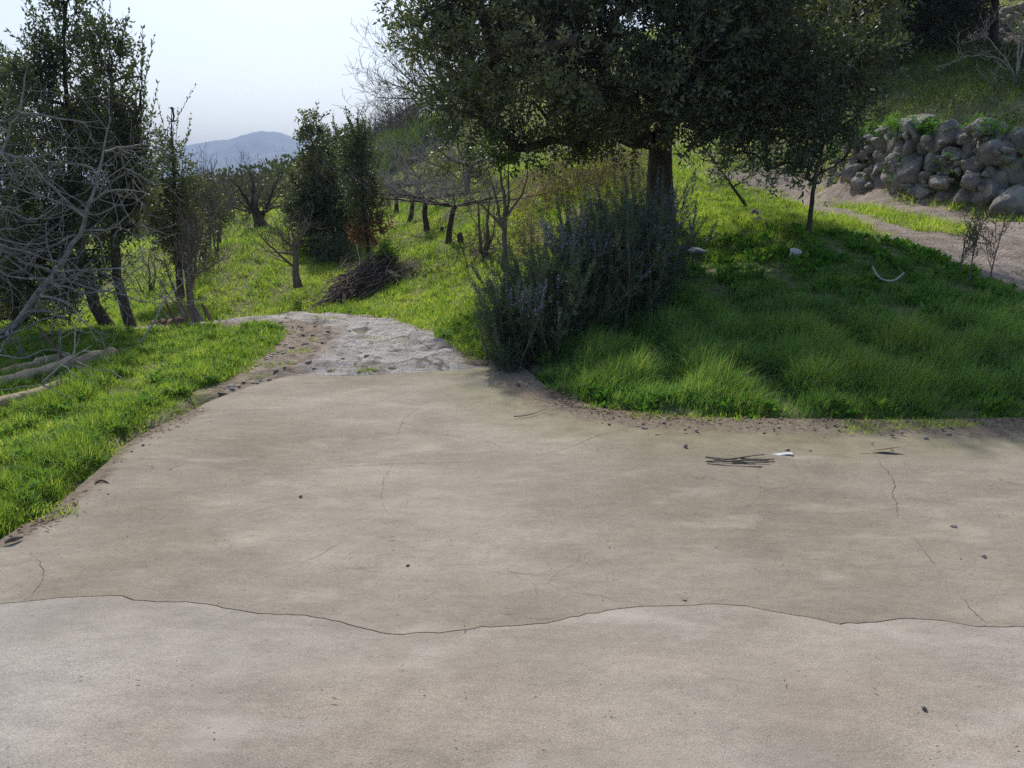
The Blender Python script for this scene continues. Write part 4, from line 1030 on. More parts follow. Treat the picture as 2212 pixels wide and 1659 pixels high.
for i, ((x0, y0), (x1, y1), D, tr_) in enumerate(orchard):
    r_ = np.random.default_rng(80 + i)
    b = at(x0, D)
    top = P(x1, y1, D)
    tr_ *= .68
    lm = [([b - [0, 0, .1], 0.5 * (b + top) + r_.normal(0, .03, 3), top], tr_, tr_ * 0.8, 0, .3)]
    n = 9
    for k in range(n):
        a = 2 * math.pi * k / n + r_.uniform(-.3, .3); ln = r_.uniform(1.2, 2.1)
        d = np.array([math.cos(a), math.sin(a), 0])
        lm.append(([top, top + d * ln * .4 + [0, 0, .10], top + d * ln * .75 + [0, 0, .16], top + d * ln + [0, 0, r_.uniform(.1, .4)]], tr_ * 0.42, 0.007, 10, .40))
    bare("orchard_tree", olab[i], b, lm, 90 + i, m='bark_dark', twm='twig', group="row of bare orchard trees on the terrace", depth=3, up=0.30, wander=0.4, kids=(2, 3))
# more of the orchard, on the upper side
for i, (x0, D) in enumerate([(905, 27), (960, 24), (1010, 20.5), (880, 33), (760, 30)]):
    r_ = np.random.default_rng(180 + i)
    b = at(x0, D); top = b + [0.05, 0, 0.75]
    lm = [([b - [0, 0, .1], 0.5 * (b + top), top], 0.08, 0.06, 0, .3)]
    for k in range(7):
        a = 2 * math.pi * k / 7 + r_.uniform(-.3, .3); ln = r_.uniform(0.9, 1.4); d = np.array([math.cos(a), math.sin(a), 0])
        lm.append(([top, top + d * ln * .5 + [0, 0, .2], top + d * ln + [0, 0, r_.uniform(.4, .9)]], 0.035, 0.008, 10, .45))
    bare("orchard_tree", ["bare fruit tree behind the orchard row, below the tall broom", "bare fruit tree behind the second trunk of the orchard row", "bare fruit tree behind the nearest orchard tree, at the foot of the bank", "bare fruit tree high up behind the orchard row, near the broom", "bare fruit tree at the far end, between evergreen clump and hillside"][i],
         b, lm, 190 + i, m='bark_mid', twm='twig', group="bare fruit trees behind the terrace row", depth=3, up=0.35, wander=0.4, kids=(2, 3))

b = at(1092, 12.4)
t_ = bare("multi_stem_tree", "slender leafless tree with several long stems, left of the purple-flowered bush", b,
     [([b] + [P(x, y, 12.4) for x, y in [(1090, 545), (1088, 500), (1094, 467), (1091, 433), (1078, 367), (1072, 320)]], 0.05, 0.01, 8, .3), L_([(1089, 500), (1078, 460), (1064, 400), (1051, 360)], (12.4, 12.2), 0.028, 0.007, 6, .3),
      L_([(1094, 467), (1118, 437), (1138, 400), (1141, 345)], (12.4, 12.6), 0.024, 0.006, 7, .3), L_([(1087, 495), (1058, 460), (1040, 438), (1010, 425)], (12.4, 12), 0.022, 0.006, 7, .3), L_([(1094, 466), (1100, 420), (1096, 360), (1104, 330)], (12.4, 12.5), 0.024, 0.006, 6, .3)],
     75, m='bark_mid', twm='bark_pale', depth=2, up=0.3, wander=0.25)
def add_leaves(root, base, centers, rads, n, m, seed, L=0.06, W=0.03):
    r = np.random.default_rng(seed); lv = Leaves()
    for c, q in zip(centers, rads):
        o = c + rand_unit(r, n) * (r.random((n, 1)) ** 0.5) * q
        twigs_with_leaves(lv, o, unit(r.normal(size=(n, 3)) + [0, 0, .3]), 0.12, 5, L, W, r, r.uniform(.2, .9, n))
    lv.build("leaves", M[m], root, loc=base)
add_leaves(t_, b, [P(1072, 335, 12.3), P(1060, 310, 12.3), P(1085, 345, 12.3), P(1105, 345, 12.3)], [.17, .12, .12, .08], 26, 'fresh', 5)
b = at(1046, 13.6)
bare("multi_stem_tree", "pair of thin dark bare stems rising from a heap of dead twigs on the grass", b,
     [([b] + [P(x, y, 13.6) for x, y in [(1051, 545), (1054, 467), (1058, 413)]], 0.045, 0.012, 7, .3), L_([(1038, 545), (1036, 500), (1033, 440)], (13.6, 13.4), 0.035, 0.01, 6, .3), L_([(1050, 548), (1071, 500), (1066, 450)], (13.6, 13.7), 0.02, 0.008, 5, .3)],
     76, m='bark_mid', depth=2, up=0.3, wander=0.3)
b = at(409, 9.95)
bare("multi_stem_tree", "leafless tree with upright stems where the stony path bends left", b,
     [([b] + [P(x, y, 9.95) for x, y in [(411, 662), (409, 603), (411, 539), (408, 480)]], 0.062, 0.012, 8, .35), L_([(404, 690), (384, 641), (365, 603), (352, 555)], (9.95, 9.7), 0.026, 0.006, 7, .3), L_([(411, 640), (398, 590), (392, 530), (397, 470)], (9.95, 10.1), 0.02, 0.006, 6, .3),
      L_([(411, 600), (453, 577), (487, 552)], (9.95, 9.6), 0.02, 0.005, 7, .25), L_([(412, 620), (427, 580), (427, 529), (424, 465)], (9.95, 10.1), 0.024, 0.006, 7, .3), L_([(408, 600), (396, 560), (385, 500)], 9.95, 0.016, 0.005, 6, .3), L_([(400, 685), (378, 650), (362, 640), (345, 600)], 9.8, 0.014, 0.004, 5, .25),
      L_([(411, 560), (430, 520), (445, 470)], 10, 0.018, 0.005, 6, .3), L_([(411, 550), (418, 500), (415, 450)], 10, 0.018, 0.005, 6, .3)],
     77, m='bark_mid', twm='bark_mid', depth=2, up=0.45, wander=0.25)
b = at(322, 14.0)
bare("bare_sapling", "pale forked leafless sapling on the lower grass left of the bend", b,
     [([b] + [P(x, y, 14) for x, y in [(322, 640), (324, 590)]], 0.035, 0.014, 5, .3), L_([(320, 655), (305, 625), (292, 598)], 14, 0.022, 0.008, 5, .3), L_([(322, 648), (338, 600), (333, 560)], 14, 0.018, 0.006, 5, .3), L_([(324, 592), (318, 560), (330, 530)], 14, 0.014, 0.005, 5, .3)], 78, m='bark_mid', depth=2, up=.4)
for i, (x0, D) in enumerate([(440, 15.5), (452, 15.8), (463, 15.2), (474, 16.2), (447, 16.8), (432, 14.8)]):
    r_ = np.random.default_rng(210 + i); b = at(x0, D)
    lm = [([b - [0, 0, .05], b + [r_.normal(0, .05), 0, .5], b + [r_.normal(0, .1), 0, 1.1], b + [r_.normal(0, .15), 0, r_.uniform(1.4, 1.9)]], 0.02, 0.005, 7, .35)]
    for k in range(3):
        lm.append(([b, b + [r_.normal(0, .12), r_.normal(0, .1), .6], b + [r_.normal(0, .25), r_.normal(0, .2), r_.uniform(1.1, 1.6)]], 0.014, 0.004, 5, .3))
    bare("bare_sapling", "thin brown leafless sapling in the thicket on the bank", b, lm, 220 + i, m='bark_mid', group="thicket of bare saplings on the bank", depth=2, up=.5)
b = at(985, 42.0)
lm = [([b, P(975, 240, 42), P(960, 215, 42)], 0.2, 0.13, 0, 1)]
for pts in [[(960, 218), (920, 223), (894, 226), (861, 250), (834, 268)], [(962, 215), (911, 213), (861, 213), (811, 210)], [(960, 215), (921, 200), (878, 167), (828, 120)], [(962, 215), (935, 180), (900, 130), (870, 95)], [(965, 212), (955, 170), (930, 110)], [(962, 222), (920, 205), (870, 190), (815, 170)], [(965, 212), (975, 160), (965, 110)]]:
    lm.append(L_(pts, (42, 41), 0.075, 0.014, 22, 1.3))
bare("bare_tree", "wide leafless tree on the hillside, its fine branches against the sky", b, lm, 79, m='bark_mid', twm='bark_mid', depth=3, up=0.2, wander=0.35, kids=(2, 4), minr=0.007)
b = at(2190, 17.5)
lm = [([b, P(2200, 260, 17.5), P(2195, 180, 17.5), P(2205, 60, 17.4)], 0.05, 0.012, 9, .6)]
for pts in [[(2198, 200), (2180, 140), (2150, 100), (2120, 60)], [(2200, 180), (2170, 130), (2110, 118), (2070, 124)], [(2199, 240), (2160, 200), (2140, 150)], [(2200, 150), (2212, 80), (2190, 30)], [(2200, 280), (2160, 260), (2140, 210)]]:
    lm.append(L_(pts, (17.5, 17), 0.022, 0.006, 9, .5))
bare("bare_tree", "pale leafless tree at the right edge above the stone wall", b, lm, 179, m='twig', twm='twig', depth=2, up=0.2, wander=0.35)
for i, (x0, D, h) in enumerate([(2110, 8.9, 1.0), (2155, 9.1, .8), (2085, 9.2, .75)]):
    b = at(x0, D); r_ = np.random.default_rng(300 + i)
    lm = [([b, b + [0, 0, h * .5], b + [.08, 0, h]], 0.008, 0.004, 4, .15)]
    for k in range(5):
        z = r_.uniform(.2, .6) * h; e = r_.normal(0, .14, 2)
        lm.append(([b + [0, 0, z], b + [e[0], e[1], z + .2 * h], b + [e[0] * 1.4, e[1] * 1.3, z + h * r_.uniform(.3, .45)]], 0.005, 0.003, 2, .12))
    t_ = bare("budding_sapling", ["thin sapling with yellowish buds beside the dirt track, tallest of three", "short budding sapling nearest the right edge, beside the dirt track", "short budding sapling left of the tallest one, beside the dirt track"][i],
              b, lm, 310 + i, m='bark_mid', group="budding saplings beside the dirt track", depth=2, up=.5)
    cs = [q for l in lm for q in l[0][1:]]
    add_leaves(t_, b, cs, [.07] * len(cs), 5, 'dry', 320 + i, L=0.028, W=0.013)

# ---------------------------------------------------------------- flowering rosemary-like shrub
r = np.random.default_rng(400)
base = at(1270, 7.9)
root = thing("flowering_shrub", "large dark needle-leaved shrub with small purple flowers at the grass edge", "shrub", base)
tb = Tubes(); lv = Leaves(); fl = Leaves()
roots = [(1130, 7.15, .75), (1170, 7.25, .9), (1220, 7.4, 1.05), (1260, 7.7, 1.2), (1310, 7.9, 1.3), (1350, 8.2, 1.35), (1385, 8.4, 1.4), (1408, 8.6, 1.25), (1190, 7.9, 1.0), (1280, 8.3, 1.2), (1370, 7.9, 1.2)]
nstem = 620
so, sd_, sl, sfl = [], [], [], []
for i in range(nstem):
    vx, D, h = roots[r.integers(len(roots))]
    rb_ = at(vx + r.normal(0, 22), D + r.normal(0, .16))
    az = r.uniform(0, 2 * math.pi); lean = abs(r.normal(0, .52)) + .05
    # at the left end stems sprawl outwards to the left and the front
    if vx < 1200 and r.random() < .5: az = r.uniform(2.6, 4.6); lean = r.uniform(.4, 1.1)
    hh = h * r.uniform(.4, 1.12)
    d = np.array([math.cos(az) * math.sin(lean), math.sin(az) * math.sin(lean), math.cos(lean)])
    n = 7
    pts = [rb_ + [0, 0, -0.03]]; cur = d.copy()
    for k in range(n):
        cur = unit(cur + np.array([0, 0, .16]) + r.normal(0, .09, 3))
        pts.append(pts[-1] + cur * hh / n)
    pts = np.array(pts)
    tb.add(pts, np.linspace(.007, .002, n + 1), 4)
    for k in range(1, n + 1):
        for q in range(3 if k < n else 1):
            tg = unit(pts[k] - pts[k - 1])
            s = unit(tg + r.normal(0, .55, 3) + [0, 0, .25]) if k < n or q else tg
            so.append(pts[k] - (pts[k] - pts[k - 1]) * r.random()); sd_.append(s); sl.append(r.uniform(.09, .22))
            sfl.append((k >= n - 1) and pts[-1][2] > base[2] + .35)
    so.append(pts[-2]); sd_.append(unit(pts[-1] - pts[-2])); sl.append(hh / n * 1.5); sfl.append(True)
so, sd_, sl, sfl = np.array(so), np.array(sd_), np.array(sl), np.array(sfl)
nz = Noise(403, 1.6)
twigs_with_leaves(lv, so, sd_, sl, 26, .034, .0075, r, .45 + .25 * nz(so) + r.normal(0, .1, len(so)), spread=.75, upbias=.1)
tb.add_many(so, so + sd_ * sl[:, None], .0022, .0012, 3)
hf = Noise(404, .9)(so) + r.normal(0, .25, len(so)) + .5 * ss(1.0, 1.9, so[:, 0])
k = sfl & (hf > .5)
twigs_with_leaves(fl, so[k] + sd_[k] * .02, sd_[k], sl[k] * .9, 13, .015, .012, r, r.uniform(.2, 1, k.sum()), spread=.9)
tb.build("stems", M['bark_mid'], root, loc=base)
lv.build("foliage", M['needle'], root, loc=base)
fl.build("flowers", M['lilac'], root, loc=base)
print("ROSEMARY", lv.n // 4, fl.n // 4)

# ---------------------------------------------------------------- rocks and the dry-stone wall
def rock_mesh(r, size, sub=2, rough=0.22, squash=(1, 1, 1)):
    import bmesh
    bm = bmesh.new(); bmesh.ops.create_icosphere(bm, subdivisions=sub, radius=0.5)
    v = np.array([q.co[:] for q in bm.verts]); f = np.array([[q.index for q in ff.verts] for ff in bm.faces]); bm.free()
    # flat facets: clip against random planes
    n = Noise(int(r.integers(1e6)), 1.3)
    v = v * (1 + rough * 0.7 * n(v))[:, None]
    for _ in range(13):
        d = rand_unit(r, 1)[0]; c = r.uniform(0.20, 0.38)
        k = v @ d; v = v - np.outer(np.maximum(0, k - c), d)
    v = v / np.abs(v).max() * 0.5
    n2 = Noise(int(r.integers(1e6)), 5.0)
    if sub > 2: v = v * (1 + rough * 0.14 * n2(v))[:, None]
    a = r.uniform(0, 6.28)
    v = v * np.asarray(squash)
    v = v @ np.array([[math.cos(a), -math.sin(a), 0], [math.sin(a), math.cos(a), 0], [0, 0, 1]]).T
    return v * size, f

r = np.random.default_rng(500)
wb = [at(2330, 14.4), G(2212, 463), G(2100, 448), G(2000, 434), G(1920, 420), G(1850, 407), G(1795, 397)]
wb = np.array(wb); wb_seg = np.concatenate([[0], np.cumsum(np.linalg.norm(np.diff(wb[:, :2], axis=0), axis=1))])
def wall_pt(s):
    return np.array([np.interp(s, wb_seg, wb[:, k]) for k in range(2)])
wtot = wb_seg[-1]
wroot = thing("stone_wall", "rough dry-stone retaining wall of big grey boulders along the dirt track", "stone wall", on_ground(*wall_pt(wtot / 2)))
wbase = np.array(wroot.location)
fillv, fillf, nfl = [], [], 0
big = []
s_ = 0.0
for row in range(6):
    s_ = r.uniform(0, .3)
    while s_ < wtot:
        szs = r.uniform(.44, .76) if row < 2 else r.uniform(.32, .66)
        h_here = np.interp(s_ / wtot, [0, .15, .5, .85, 1], [1.55, 1.5, 1.45, 1.15, .7])
        zrow = [0.18, .45, .70, .93, 1.14, 1.33][row]
        if zrow < h_here:
            p = wall_pt(s_)
            q = wall_pt(min(s_ + .1, wtot)); tdir = unit(q - p) if np.linalg.norm(q - p) > 1e-6 else np.array([-1, 0.4])
            nrm = np.array([-tdir[1], tdir[0]]);
            if nrm[1] < 0: nrm = -nrm
            off = 0.10 + zrow * 0.32 + r.normal(0, .05)
            c = np.array([*(p + nrm * off), 0.0]); c[2] = hz(p[0], p[1])[0] + zrow + r.normal(0, .05)
            v, f = rock_mesh(r, szs * 1.25, 3, .2, (r.uniform(.9, 1.35), r.uniform(.8, 1.0), r.uniform(.65, 1.05)))
            tilt = r.normal(0.25, .5); v = v @ np.array([[math.cos(tilt), 0, -math.sin(tilt)], [0, 1, 0], [math.sin(tilt), 0, math.cos(tilt)]]).T
            v = v + c
            if szs > .6 and len(big) < 40: big.append((v, f))
            else: fillv.append(v); fillf.append(f + nfl); nfl += len(v)
        s_ += szs * r.uniform(.72, .9)
for _ in range(150):
    s_ = r.uniform(0, wtot); p = wall_pt(s_); hh = np.interp(s_ / wtot, [0, .15, .5, .85, 1], [1.5, 1.45, 1.4, 1.1, .65])
    z = r.uniform(.02, hh); v, f = rock_mesh(r, r.uniform(.12, .30), 2, .2, (r.uniform(.9, 1.5), .9, r.uniform(.5, 1)))
    v = v + np.array([p[0], p[1] + z * .32 + r.uniform(-.12, .04), hz(p[0], p[1])[0] + z]); fillv.append(v); fillf.append(f + nfl); nfl += len(v)
gb = P(2180, 425, 14.8)
v, f = rock_mesh(np.random.default_rng(9), 1.05, 3, .15, (1.15, .8, .85)); big.append((v + on_ground(gb[0], gb[1], .26), f))
for v, f in big:
    mesh_np("boulder", v - wbase, [f], M['rock'], parent=wroot)
mesh_np("stonework", np.vstack(fillv) - wbase, [np.vstack(fillf)], M['rock'], parent=wroot)

# pale rocky bank above the upper road
r = np.random.default_rng(510)
fv, ff_, nf_ = [], [], 0
for i in range(150):
    vx = r.uniform(2105, 2300); vy = r.uniform(15, 92)
    if vx < 2105 + (92 - vy) * .0 + max(0, (40 - vy)) * 1.2: continue
    D = 28.3 + (92 - vy) / 75 * 1.8
    v, f = rock_mesh(r, r.uniform(.35, .75), 2, .25, (1.2, .9, .8))
    fv.append(v + P(vx, vy, D)); ff_.append(f + nf_); nf_ += len(v)
rb = at(2180, 29.0)
rk = mesh_np("rocky_bank", np.vstack(fv), [np.vstack(ff_)], rough_mat("pale_rock", [(0.3, (0.22, 0.19, 0.15)), (0.6, (0.42, 0.37, 0.31))], scale=1.5, bump=0.8, bscale=8, bdist=.04), loc=rb)
tag(rk, "pale sunlit rocky bank in the top right corner above the upper road", "rock face")

def rock(vx, vy, size, seed, label, name="rock", cat="rock", m='rock', squash=(1.2, .9, .8), group=None, sink=.25, sub=3):
    r = np.random.default_rng(seed)
    p = G(vx, vy)
    v, f = rock_mesh(r, size, sub, .2, squash)
    o = mesh_np(name, v + p + [0, 0, size * (.5 * squash[2] - sink)], [f], M[m], loc=p)
    return tag(o, label, cat, group)
rock(1634, 468, .26, 1, "grey rock on the grassy bank by the track, upper one of a pair")
rock(1645, 484, .24, 2, "grey-brown rock on the grassy bank, lower one of a pair")
M['mossrock'] = rough_mat("mossy_stone", [(0.3, (0.06, 0.055, 0.04)), (0.5, (0.13, 0.12, 0.08)), (0.7, (0.12, 0.14, 0.05))], scale=5, bump=1, bscale=12, bdist=.04)
rock(850, 612, .42, 3, "mossy broken boulder beside the heap of cut branches", squash=(1.4, .8, .8), m='mossrock')
rock(874, 590, .24, 4, "small mossy stone behind the broken boulder at the heap", m='mossrock')

# ---------------------------------------------------------------- cut wood
def log_(name, label, cat, a, b, ra, rb, m, seed, group=None, n=14, wob=.02):
    r = np.random.default_rng(seed); a = np.asarray(a); b = np.asarray(b)
    p = a + (b - a) * np.linspace(0, 1, n)[:, None]; p[1:-1] += r.normal(0, wob, (n - 2, 3)) * [1, 1, .5]
    rad = np.linspace(ra, rb, n) * (1 + r.normal(0, .04, n))
    tb = Tubes(); d = unit(b - a)
    p = np.vstack([a - d * .001, p, b + d * .001]); rad = np.concatenate([[.001], rad, [.001]])
    tb.add(p, rad, 12)
    o = tb.build(name, M[m]); o.location = (0, 0, 0)
    # move origin to a
    me = o.data; co = np.empty(len(me.vertices) * 3, dtype=np.float32); me.vertices.foreach_get("co", co)
    co = co.reshape(-1, 3) - a.astype(np.float32); me.vertices.foreach_set("co", co.ravel()); o.location = tuple(a)
    return tag(o, label, cat, group)
def gl(vx, vy, up): q = G(vx, vy); return q + [0, 0, up]
log_("log", "weathered barkless log nearest the slab, half sunk in the grass at the left edge", "log", gl(-70, 905, .03), gl(238, 806, .015), .058, .045, 'log', 1)
log_("log", "middle one of three pale logs, its thick pale end beside the tree trunks", "log", gl(-70, 862, .04), gl(244, 774, .045), .062, .072, 'log', 2)
log_("log", "farthest of the three pale logs, ending short behind the thick one", "log", gl(-70, 836, .05), gl(150, 784, .05), .06, .055, 'log', 3)
log_("log", "short brown cut log lying where the stony path bends, behind the reddish stake", "log", gl(334, 714, .05), gl(392, 711, .06), .075, .085, 'stake', 4)
tb = Tubes(); p0 = G(-30, 815) + [0, 0, .25]; p1 = P(52, 776, 6.9); p2 = P(99, 752, 7.2); p3 = P(140, 758, 7.3); p4 = P(160, 775, 7.3)
def poly_obj(name, label, cat, pts, rad, m, sides=6, n=20, seed=0, smooth=2, group=None):
    pts = np.asarray(pts, float)
    seg = np.concatenate([[0], np.cumsum(np.linalg.norm(np.diff(pts, axis=0), axis=1))]); tt = np.linspace(0, seg[-1], n)
    q = np.column_stack([np.interp(tt, seg, pts[:, k]) for k in range(3)])
    for _ in range(smooth): q[1:-1] = .5 * q[1:-1] + .25 * (q[:-2] + q[2:])
    rad = np.linspace(rad, rad, n) if np.isscalar(rad) else np.interp(np.linspace(0, 1, n), np.linspace(0, 1, len(rad)), rad)
    tb = Tubes(); tb.add(q - pts[0], rad, sides); o = tb.build(name, M[m]); o.location = tuple(pts[0])
    return tag(o, label, cat, group)
poly_obj("pipe", "thin pale straight pipe slanting up over the logs at the left edge", "pipe", [p0, p1, p2, p3, p4], .007, 'pipe')
def stake(vx0, vy0, vx1, vy1, D, rad, label, m='stake', name="stake"):
    b = at(vx0, D, -.05); t = P(vx1, vy1, D)
    return poly_obj(name, label, "stake", [b, .5 * (b + t), t], [rad, rad, rad * .85], m, n=5)
stake(371, 728, 357, 650, 9.0, .017, "reddish-brown stake leaning left in front of the cut log")
stake(116, 801, 82, 706, 7.3, .017, "brown stake leaning left, standing behind the middle log")
stake(443, 710, 435, 655, 9.5, .015, "dark thin stake right of the multi-stemmed bare tree")
stake(448, 709, 441, 660, 9.7, .011, "thinner dark stick close behind the dark stake")
b = G(296, 750)
poly_obj("bent_cane", "long pale bent cane stuck in the grass, arching up to the right", "cane", [b, P(318, 720, 8.2), P(338, 688, 8.2), P(350, 655, 8.3), P(356, 640, 8.4)], [.013, .012, .010, .008], 'hose')
poly_obj("hose_piece", "dirty white curved piece of hose lying on the tall grass of the mound", "hose", [gl(x, y, .16) for x, y in [(1882, 608), (1888, 622), (1898, 634), (1914, 641), (1930, 638), (1948, 622)]], .011, 'hose', sides=8)
for i, (x, y, s) in enumerate([(955, 505, .14), (993, 526, .16)]):
    b = G(x, y)
    r = np.random.default_rng(700 + i); v, f = rock_mesh(r, s * 1.5, 2, .3, (.7, .7, 1.2))
    o = mesh_np("tree_stump", v + b + [0, 0, s * .5], [f], M['bark_dark'], loc=b)
    tag(o, ["small dark stump between the two nearest orchard trunks", "small dark stump just right of the nearest orchard trunk"][i], "stump")

# heap of cut branches
r = np.random.default_rng(720)
hb = G(790, 640)
tb = Tubes()
A0, A1 = np.array(G(720, 664)), np.array(G(848, 588))
A1 = A1 + [0, .3, .1]
ax = unit(A1 - A0)
for i in range(760):
    t = r.beta(1.5, 1.4); hgt = .55 * math.sin(math.pi * min(1, t * .8 + .12)) ** 1.0
    side = r.normal(0, .26) * (0.4 + t); up_ = abs(r.normal(0, .5)) * hgt
    c = A0 + (A1 - A0) * t + np.array([ax[1], -ax[0], 0]) * side
    c[2] = hz(c[0], c[1])[0] + .02 + up_ * max(0, 1 - abs(side) * 1.2)
    d = unit(ax + r.normal(0, .22, 3) * [1, 1, .35] + np.array([.0, 0, .02]))
    ln = r.uniform(.3, .85)
    tb.add(bend(c - d * ln / 2, c + d * ln / 2, r, .05, 5), np.linspace(r.uniform(.005, .013), .003, 5), 4)
o = tb.build("brushwood_heap", rough_mat("cut_twigs", [(0.3, (0.10, 0.075, 0.06)), (0.7, (0.25, 0.20, 0.165))], scale=9, bump=0))
tag(o, "heap of dark cut branches lying on the terrace edge by the path", "heap of branches")
r = np.random.default_rng(721); tb = Tubes(); b0 = G(1045, 552)
for i in range(46):
    a = r.uniform(0, 6.28); c = b0 + [r.normal(0, .16), r.normal(0, .12), .03 + abs(r.normal(0, .06))]
    d = unit(np.array([math.cos(a), math.sin(a), r.normal(0, .3)])); ln = r.uniform(.2, .6)
    tb.add(bend(c - d * ln / 2, c + d * ln / 2, r, .08, 5), np.linspace(.008, .003, 5), 4)
tag(tb.build("brushwood_heap", M['bark_mid']), "small pile of dead twigs around the pair of thin stems", "heap of branches")

# ---------------------------------------------------------------- litter and small things
import bmesh
def bm_obj(name, bm, m, label, cat, loc, rot=(0, 0, 0), parent=None):
    me = bpy.data.meshes.new(name); bm.to_mesh(me); bm.free(); me.materials.append(M[m])
    o = link(name, me, parent); o.location = tuple(float(c) for c in loc); o.rotation_euler = rot
    return tag(o, label, cat)
def tub():
    b = G(1713, 562)
    root = thing("plastic_tub", "small white plastic tub lying in the grass left of the thin grey stem", "tub", b + [0, 0, .02])
    bm = bmesh.new()
    prof = [(.001, 0), (.055, 0), (.062, .10), (.066, .102), (.063, .106), (.057, .10), (.052, .006), (.001, .006)]
    rings = []
    for ra, z in prof: rings.append([bm.verts.new((ra * math.cos(a), ra * math.sin(a), z)) for a in np.linspace(0, 2 * math.pi, 24, endpoint=False)])
    for a, c in zip(rings[:-1], rings[1:]):
        for i in range(24): bm.faces.new((a[i], a[(i + 1) % 24], c[(i + 1) % 24], c[i]))
    me = bpy.data.meshes.new("tub_body"); bm.to_mesh(me); bm.free(); me.materials.append(M['white'])
    link("tub_body", me, root)
    bm = bmesh.new()
    rings = []
    for ra, z in [(.063, .092), (.070, .094), (.070, .104), (.063, .106)]:
        rings.append([bm.verts.new((ra * math.cos(a), ra * math.sin(a), z)) for a in np.linspace(0, 2 * math.pi, 24, endpoint=False)])
    for a, c in zip(rings, rings[1:] + rings[:1]):
        for i in range(24): bm.faces.new((a[i], a[(i + 1) % 24], c[(i + 1) % 24], c[i]))
    me = bpy.data.meshes.new("rim"); bm.to_mesh(me); bm.free(); me.materials.append(M['white']); link("rim", me, root)
    root.rotation_euler = (.35, .15, 0)
tub()
b = G(1492, 566)
root = thing("metal_stand", "low grey metal plate on short legs standing behind the flowering shrub", "metal plate", b)
bm = bmesh.new()
vs = [bm.verts.new(c) for c in [(-.17, -.12, .16), (.19, -.14, .155), (.10, .16, .19), (-.13, .15, .19)]]
fa = bm.faces.new(vs); q = bmesh.ops.extrude_face_region(bm, geom=[fa]); bmesh.ops.translate(bm, vec=(0, 0, -.02), verts=[v for v in q['geom'] if isinstance(v, bmesh.types.BMVert)])
bmesh.ops.recalc_face_normals(bm, faces=bm.faces)
me = bpy.data.meshes.new("plate"); bm.to_mesh(me); bm.free(); me.materials.append(M['metal']); link("plate", me, root)
for x, y in ((-.14, -.10), (.16, -.11), (.08, .13), (-.11, .12)):
    tb = Tubes(); tb.add([(x, y, -.05), (x, y, .145)], [.008, .008], 8); o = tb.build("leg", M['metal'], root)
# marker post by the upper road
b = P(1919, 112, 25.0); b = on_ground(b[0], b[1])
root = thing("marker_post", "pale stone marker post with a lighter top beside the upper road", "marker post", b)
bm = bmesh.new(); bmesh.ops.create_cube(bm, size=1); bmesh.ops.scale(bm, vec=(.27, .22, .50), verts=bm.verts); bmesh.ops.translate(bm, vec=(0, 0, .25), verts=bm.verts)
bmesh.ops.bevel(bm, geom=bm.edges[:], offset=.02, segments=2, affect='EDGES')
M['post'] = rough_mat("pale_stone", [(0.3, (0.36, 0.35, 0.38)), (0.7, (0.50, 0.49, 0.52))], scale=6, bump=.3)
me = bpy.data.meshes.new("shaft"); bm.to_mesh(me); bm.free(); me.materials.append(M['post']); link("shaft", me, root)
bm = bmesh.new(); bmesh.ops.create_cube(bm, size=1); bmesh.ops.scale(bm, vec=(.30, .25, .09), verts=bm.verts); bmesh.ops.translate(bm, vec=(0, 0, .548), verts=bm.verts)
bmesh.ops.bevel(bm, geom=bm.edges[:], offset=.025, segments=3, affect='EDGES')
me = bpy.data.meshes.new("cap"); bm.to_mesh(me); bm.free(); me.materials.append(M['white']); link("cap", me, root)

def F(vx, vy, dz=0.0): x, y = flatG(vx, vy); return np.array([x, y, dz])
# bundle of sticks
tb = Tubes(); r = np.random.default_rng(740); b0 = F(1598, 1003)
for (xa, ya, xb, yb, z) in [(1524, 1001, 1672, 1001, .012), (1527, 1005, 1646, 1012, .008), (1523, 992, 1600, 1002, .016), (1560, 1000, 1650, 990, .020), (1600, 996, 1672, 998, .016), (1528, 1006, 1566, 1009, .006), (1580, 1004, 1660, 1004, .022), (1540, 996, 1630, 1006, .012)]:
    a, c = F(xa, ya, z), F(xb, yb, z + .004)
    tb.add(bend(a, c, r, .028, 7), np.linspace(.0052, .003, 7) * r.uniform(.7, 1.3), 6)
o = tb.build("stick_bundle", M['bark_mid']); tag(o, "small bundle of dark dry sticks lying on the concrete", "sticks")
# white broken plastic piece
b = F(1690, 984); bm = bmesh.new()
outl = [(-.068, -.006), (-.060, .008), (-.02, .014), (.02, .012), (.035, .022), (.058, .018), (.066, .0), (.052, -.02), (.038, -.012), (.02, -.012), (-.03, -.014)]
vs = [bm.verts.new((x, y, .004 + .006 * math.sin(x * 40))) for x, y in outl]; fa = bm.faces.new(vs)
q = bmesh.ops.extrude_face_region(bm, geom=[fa]); bmesh.ops.translate(bm, vec=(0, 0, .007), verts=[v for v in q['geom'] if isinstance(v, bmesh.types.BMVert)]); bmesh.ops.recalc_face_normals(bm, faces=bm.faces)
bm_obj("plastic_scrap", bm, 'white', "white broken plastic scrap on the concrete right of the stick bundle", "scrap", b, (0, 0, -.1))
